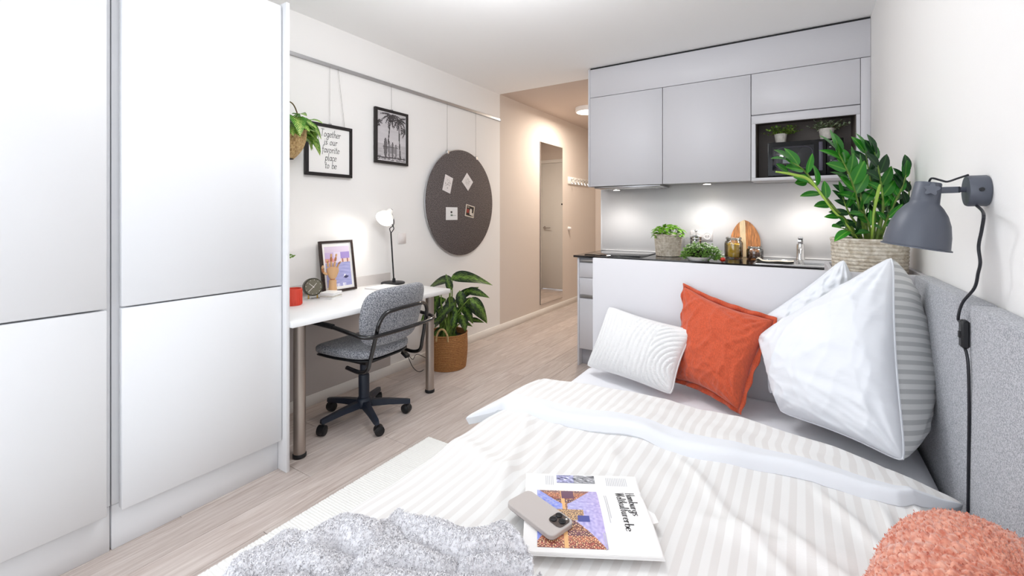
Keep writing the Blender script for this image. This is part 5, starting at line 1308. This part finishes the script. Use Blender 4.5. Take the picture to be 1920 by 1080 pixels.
pl_.grid(2, 1, lambda a, b: V((-WMG+WMG*a, 0, -.003+.004*b))).grid(1, 20, lambda a, b: V((0, HP*b, pagez(HP*b)-.004*(1-a))))
pl_.build('pages', 'paper', mg, local=True)
rc = random.Random(12)
def harbour(x, y):
    # the photo lies on its side: "up" of the scene is to the right
    h, v_ = y, x      # h: along the quay, v_: height in the picture
    n = noise.noise(V((x*22, y*30, 1))); n2 = noise.noise(V((x*60, y*60, 3)))
    lft = h > .52+.28*abs(v_-.15)**.8 if v_ < .98 else False
    horizon = .42
    dist = abs(h-.55)
    topb = .48+.50*max(0, (dist-.12)/.42)**.8       # roof line rises to both sides
    botb = .40-.46*max(0, (dist-.12)/.42)**.8
    c = None
    if v_ > topb: c = (164+50*v_*.5+34*n, 176+34*n, 222+18*n)
    elif v_ < botb: c = (150+50*n, 160+40*n, 226)
    else:
        b_ = [(150, 74, 62), (176, 104, 78), (118, 72, 82), (140, 88, 70), (96, 60, 74)][int(h*13) % 5]; b_ = tuple(q*(1+.35*n) for q in b_)
        win = sin(h*170+4*n)*sin(v_*115)+.9*n2
        c = (244, 206, 156) if win > .55 else b_
        if n2 < -.35: c = (92, 58, 66)
        if abs(v_-.42) < .03: c = (228, 178, 120)
    if abs(h-.47) < .09 and .25 < v_ < .72: c = (122, 96, 84) if n2 > 0 else (214, 176, 130)
    if abs(h-.41) < .05 and .62 < v_ < .80: c = (70, 78, 150)
    if abs(h-.88) < .1 and abs(v_-.5) < .1: c = (104, 66, 92)
    return c
raster('harbour_photo', (-WMG+.030, .012, 0), (1, 0, 0), (0, 1, 0), .148, HP-.020, 150, 160, harbour, mg, local=True)
def rocks(x, y):
    n = noise.noise(V((x*9+y*6, y*3-x*2, 2))); n2 = noise.noise(V((x*40, y*30, 8)))
    g = 150+160*n*abs(sin((x*16-y*5)))+40*n2
    return (g, g, g+ (34 if x < .45 else 4))
raster('rock_photo', (-WMG+.080, HP+.012, 0), (1, 0, 0), (0, 1, 0), .098, HS-.016, 64, 26, rocks, mg, local=True)
for o in mg.children:
    if o.name.startswith(('harbour', 'rock')):
        for q in o.data.vertices: q.co.z = pagez(q.co.y)+.0006
mb = MB(); lettering(mb, ['Hamburgs'], (-.036, HP-.012, 0), (0, -1, 0), (1, 0, 0), .0205, 1, .14, .04, 0, 0, 1.12, centre=False); lettering(mb, ['Weltkulturerbe'], (-.061, HP-.012, 0), (0, -1, 0), (1, 0, 0), .0205, 1, .14, .04, 0, 0, 1.12, centre=False)
o = mb.build('title_lettering', 'ink', mg, False, local=True)
for q in o.data.vertices: q.co.z = pagez(q.co.y)+.0007
M['greyink'] = mat('grey_small_print', (190, 190, 194), .7)
mb = MB()
for cx, y0, y1 in [(-.092, .085, .19), (-.088, .10, .19), (-.112, .01, .055), (-.108, .012, .055)]+[(-.078+.0045*i, HP+.006, HP+HS-.010) for i in range(12)]+[(-WMG+.052+.0045*i, HP+.004, HP+HS-.008) for i in range(5)]:
    mb.grid(1, 6, lambda a, b: V((cx+.0016*a, y0+(y1-y0)*b, 0)))
o = mb.build('body_text', 'greyink', mg, False, local=True, kind='stuff')
for q in o.data.vertices: q.co.z = pagez(q.co.y)+.0007
MB().add([V((-.004, .095, .001)), V((.018, .10, .004)), V((.016, .125, .006)), V((-.004, .155, .002)), V((-.004, .095, .0002)), V((.018, .10, .0032)), V((.016, .125, .0052)), V((-.004, .155, .0012))], [[0, 1, 2, 3], [7, 6, 5, 4], [0, 4, 5, 1], [1, 5, 6, 2], [2, 6, 7, 3]]).build('loose_page_corner', 'paper', mg, local=True)

# phone
pa = PZ(948, 948, .583); pb = PZ(1040, 1018, .583); pd = PZ(1078, 985, .583)
lx = (pb-pa); lx.z = 0; pc = (pa+pd)/2; ph = empty('phone', (pc.x, pc.y, .5765), 'smartphone in a taupe case lying face down on the magazine', 'phone', rot=(0, radians(1.0), math.atan2(lx.y, lx.x)))
def rrect(w_, h_, rad, n=6):
    P = []
    for (cx, cy, a0) in ((w_/2-rad, h_/2-rad, 0), (-w_/2+rad, h_/2-rad, pi/2), (-w_/2+rad, -h_/2+rad, pi), (w_/2-rad, -h_/2+rad, 1.5*pi)):
        for i in range(n+1): a = a0+pi/2*i/n; P.append((cx+rad*cos(a), cy+rad*sin(a)))
    return P
def rslab(mb, w_, h_, rad, z0, z1, bev, ox=0, oy=0):
    L = []
    for (ins, z) in ((bev, z0), (0, z0+bev), (0, z1-bev), (bev*.3, z1-bev*.3), (bev, z1)):
        L.append([V((x+ox, y+oy, z)) for x, y in rrect(w_-2*ins, h_-2*ins, rad-ins*.6)])
    n = len(L[0])
    for a_, b_ in zip(L, L[1:]): mb.add(a_+b_, [[i, (i+1) % n, n+(i+1) % n, n+i] for i in range(n)])
    mb.add(L[0], [list(range(n))[::-1]]); mb.add(L[-1], [list(range(n))]); return mb
zb = .004
rslab(MB(), .150, .075, .014, zb, zb+.0115, .002).build('case', 'phonecase', ph, local=True)
rslab(MB(), .146, .071, .013, zb-.0012, zb+.001, .0004).build('screen', 'lens', ph, local=True)
isl = rslab(MB(), .038, .038, .010, zb+.0112, zb+.0135, .0008, .050, .013).build('camera_island', 'lensbump', ph, local=True)
for (x, y) in ((.041, .022), (.059, .013), (.041, .004)):
    MB().lathe([(0, 0), (.0078, 0), (.0078, .002), (.0066, .0025), (.0062, .0018), (0, .0018)], V((x, y, zb+.0134)), 24).build('lens', 'lens', isl, local=True)
MB().lathe([(0, 0), (.0024, 0), (.0024, .0006), (0, .0006)], V((.060, .026, zb+.0135)), 12).build('flash', 'paper', isl, local=True)

# ------------------------------------------------------------ rug
r = empty('woven_rug', (-1.35, .9, 0), 'cream woven rug on the floor along the bed', 'rug')
mb = MB()
def rugf(a, b):
    x = -1.775+.86*a; y = -.1+2.0*b
    e = .007+.004*abs(sin(y*pi/.013))*(.8+.2*sin(x*pi/.012))+.0015*noise.noise(V((x*60, y*60, 0)))
    xe = x+(.005*sin(y*2*pi/.044) if a == 0 else 0)
    if a in (0, 1) or b in (0, 1): e = .001
    return V((xe, y, e))
mb.grid(120, 540, rugf); mb.build('weave', 'rug', r, ang=180)

# ------------------------------------------------------------ wall lamp
lm = PX(1845, 356, WR); mc = V((WR-.001, 1.615, 1.332))
wl = empty('wall_lamp', mc, 'dark grey bell-shaped wall lamp with cord above the bed', 'wall lamp')
MB().lathe([(0, 0), (.038, 0), (.040, .003), (.040, .036), (.038, .040), (0, .040)], mc, 48, (-1, 0, 0)).build('wall_mount', 'lampgrey', wl)
MB().cyl(mc+V((-.02, -.0385, .002)), mc+V((-.02, -.044, .002)), .005, n=14).build('screw', 'black', wl)
sp = PY(1716, 463, 1.60); nkp = PY(1741, 342, 1.60)
a0 = mc+V((-.04, 0, .004)); j0 = nkp+V((.004, -.004, -.022))
MB().tube([a0, a0+V((-.018, -.004, 0))], .007, 12).build('arm_stub', 'lampgrey', wl)
dd = (j0-a0).normalized(); p1 = a0+dd*.016
mb = MB(); Ln = (j0-p1).length
mt = orient(p1, dd, UP, 1)
mb.box(0, Ln, -.011, -.007, -.008, .008, .001, mtx=mt).box(0, Ln, .007, .011, -.008, .008, .001, mtx=mt).box(0, .006, -.011, .011, -.008, .008, .001, mtx=mt); mb.build('yoke_arm', 'lampgrey', wl)
axl = (sp-nkp).normalized(); Ls = (sp-nkp).length
prof = [(0, 0), (.0255, 0), (.0275, .003), (.0305, .05), (.031, .056), (.040, .066), (.052, .085), (.0615, .110), (.067, .140), (.0695, Ls-.004), (.0735, Ls-.002), (.0735, Ls+.001), (.068, Ls), (.0655, .140), (.060, .111), (.050, .087), (.038, .068), (.028, .056), (0, .050)]
MB().lathe(prof, nkp, 64, axl).build('shade', 'lampgrey', wl)
kp = j0+V((-.005, -.034, .002)); mb = MB(); P = []
for i in range(48): a = 2*pi*i/48; rr = .0135+.0032*cos(5*a); P.append((rr*cos(a), rr*sin(a)))
kt = Matrix.Translation(kp)@V((0, 0, 1)).rotation_difference(V((-.15, -1, 0)).normalized()).to_matrix().to_4x4()
mb.prism(P, 0, .010, kt).build('tilt_knob', 'lampgrey', wl)
MB().ball(nkp+axl*.10, .026).build('bulb', 'white', wl)
MB().tube([nkp+V((0, 0, -.004)), nkp+V((.004, -.01, .010)), nkp+V((.022, -.01, .004)), nkp+V((.035, -.01, .0)), nkp+V((.055, -.01, .008)), nkp+V((.075, -.005, .016))], .0026, 8, sm=5).build('lead_wire', 'cable', wl)
cords = [(1841, 384), (1844, 400), (1841, 430), (1835, 462), (1838, 492), (1834, 512), (1827, 540), (1820, 570), (1812, 600)]
pts = [PX(u, v, .366 if i else .372) for i, (u, v) in enumerate(cords)]; pts = [mc+V((-.02, 0, -.038))]+[PX(u, v, .36) for (u, v) in cords[1:]]
pts = [V((min(p.x, WR-.006) if p.z > 1.06 else .345, p.y, p.z)) for p in pts]
sw = PX(1808, 626, .345)
MB().tube(pts+[sw+V((0, 0, .025))], .0033, 8, sm=6).build('cord', 'cable', wl)
MB().box(-.008, .008, -.013, .013, -.034, .034, .004, mtx=Matrix.Translation(sw)).build('inline_switch', 'black', wl)
MB().box(-.011, -.007, -.005, .005, -.010, .006, .001, mtx=Matrix.Translation(sw)).build('switch_slider', 'black', wl)
MB().tube([sw+V((0, 0, -.03)), PX(1815, 680, .348), PX(1817, 760, .350), PX(1816, 860, .351), PX(1815, 960, .351)], .0033, 8, sm=6).build('lower_cord', 'cable', wl)

# ------------------------------------------------------------ zz plant
zc = V((.252, 2.385, .946)); zr = empty('zz_plant', zc, 'tall glossy green plant with feathered stems in a pale rope pot', 'plant')
coil_pot('rope_pot', zc, .118, .127, .222, 15, 'rope', zr, .005, 44, 1.7, 176)
MB().lathe([(0, 0), (.115, 0), (.115, .003), (0, .003)], zc+V((0, 0, .19)), 30).build('soil', 'soil', zr)
zl = [leafmesh('leaf', 'zz', 'oval', 7, f_, c_, w_) for f_, c_, w_ in ((.25, .12, .46), (.3, .3, .44), (.2, -.1, .5))]; zd = leafmesh('leaf', 'zzdark', 'oval', 7, .3, .2, .44)
KZ = (zc-CP).dot(FW); rz_ = random.Random(14)
ST = [ # pixel path, depth offset, leaves, leaf length, material dark fraction
 ([(1605, 450), (1572, 400), (1530, 352), (1478, 322)], -.05, 4, .050, 0, .30),
 ([(1622, 450), (1585, 412), (1545, 370), (1508, 320), (1478, 302)], -.09, 11, .066, 0, .42),
 ([(1625, 450), (1612, 395), (1595, 335), (1568, 278)], -.10, 12, .072, 0, .45),
 ([(1632, 450), (1622, 410), (1612, 360), (1600, 318), (1590, 300)], -.03, 10, .068, .3, .3),
 ([(1640, 450), (1640, 400), (1632, 340), (1622, 282)], .05, 12, .068, .8, .35),
 ([(1648, 450), (1655, 400), (1652, 345), (1640, 285)], -.02, 12, .066, .6, .35),
 ([(1655, 450), (1668, 400), (1690, 355), (1700, 322)], -.02, 11, .058, .3, .45),
 ([(1660, 450), (1678, 415), (1700, 390), (1706, 340)], .03, 9, .056, .5, .4),
 ([(1615, 450), (1608, 425), (1592, 400), (1580, 370)], -.06, 8, .060, .5, .2),
 ([(1610, 452), (1596, 436), (1580, 428)], -.11, 5, .062, .2, .2),
 ([(1645, 450), (1648, 420), (1660, 385), (1675, 350)], .04, 10, .058, .6, .35),
 ([(1630, 450), (1618, 420), (1600, 380), (1588, 345)], .05, 10, .062, .9, .25),
 ([(1636, 452), (1632, 432), (1622, 405), (1610, 392)], -.11, 7, .052, .1, .3),
 ([(1650, 452), (1655, 430), (1664, 408), (1668, 392)], -.10, 7, .050, .2, .3)]
for (path, dk, nl, L, dark, start) in ST:
    n_ = len(path); pts = [PK(u, v, KZ+dk*(i/(n_-1))**.7+(.02 if i == 0 else 0)) for i, (u, v) in enumerate(path)]
    pts[0] = V((zc.x+(pts[0].x-zc.x)*.6, zc.y+(pts[0].y-zc.y)*.5, zc.z+.185))
    pts = smooth(pts, 6); N = len(pts)
    st_ = MB().tube(pts, [.0062+(.0022-.0062)*i/(N-1) for i in range(N)], 8).build('stem', 'stem', zr)
    for k in range(nl):
        t_ = start+(1-start)*k/(nl-1); p, d = at_path(pts, min(t_, .999)); side = 1 if k % 2 else -1
        lat = d.cross(-FW).normalized()*side; sp_ = (1-(k/(nl-1))**2)*1.0+.15
        dr = d*.75+lat*sp_*.8+V((rz_.uniform(-.25, .25), rz_.uniform(-.35, .15), rz_.uniform(-.05, .3)))
        if k == nl-1: dr = d
        me = zd if rz_.random() < dark else rz_.choice(zl)
        fa = -FW*rz_.uniform(.4, 1.2)+UP*rz_.uniform(.2, .9)+RT*side*rz_.uniform(-.2, .5)
        if (p+dr.normalized()*L*1.4).x > .385: dr = V((dr.x*.1, dr.y, dr.z+.3)); 
        if (p+dr.normalized()*L*1.4).x > .40: continue
        inst('leaf', me, orient(p, dr, fa, L*rz_.uniform(1.2, 1.55)*(1-.25*abs(k/(nl-1)-.5))), zr)
for path, dk in (([(1636, 452), (1636, 430), (1638, 400), (1646, 362), (1650, 346)], -.13), ([(1618, 452), (1585, 418), (1560, 392), (1520, 340), (1490, 328), (1455, 322)], -.13)):
    pts = [PK(u, v, KZ+dk*(.5+.5*i/(len(path)-1))) for i, (u, v) in enumerate(path)]; pts[0] = V((zc.x+(pts[0].x-zc.x)*.6, zc.y-.03, zc.z+.185))
    pts = smooth(pts, 6); N = len(pts)
    MB().tube(pts, [.0038 if i < N*.45 else .0038+.0028*sin(pi*(i/N-.45)/.55)-.0025*(i/N-.45) for i in range(N)], 8).build('young_shoot', 'stempale', zr)
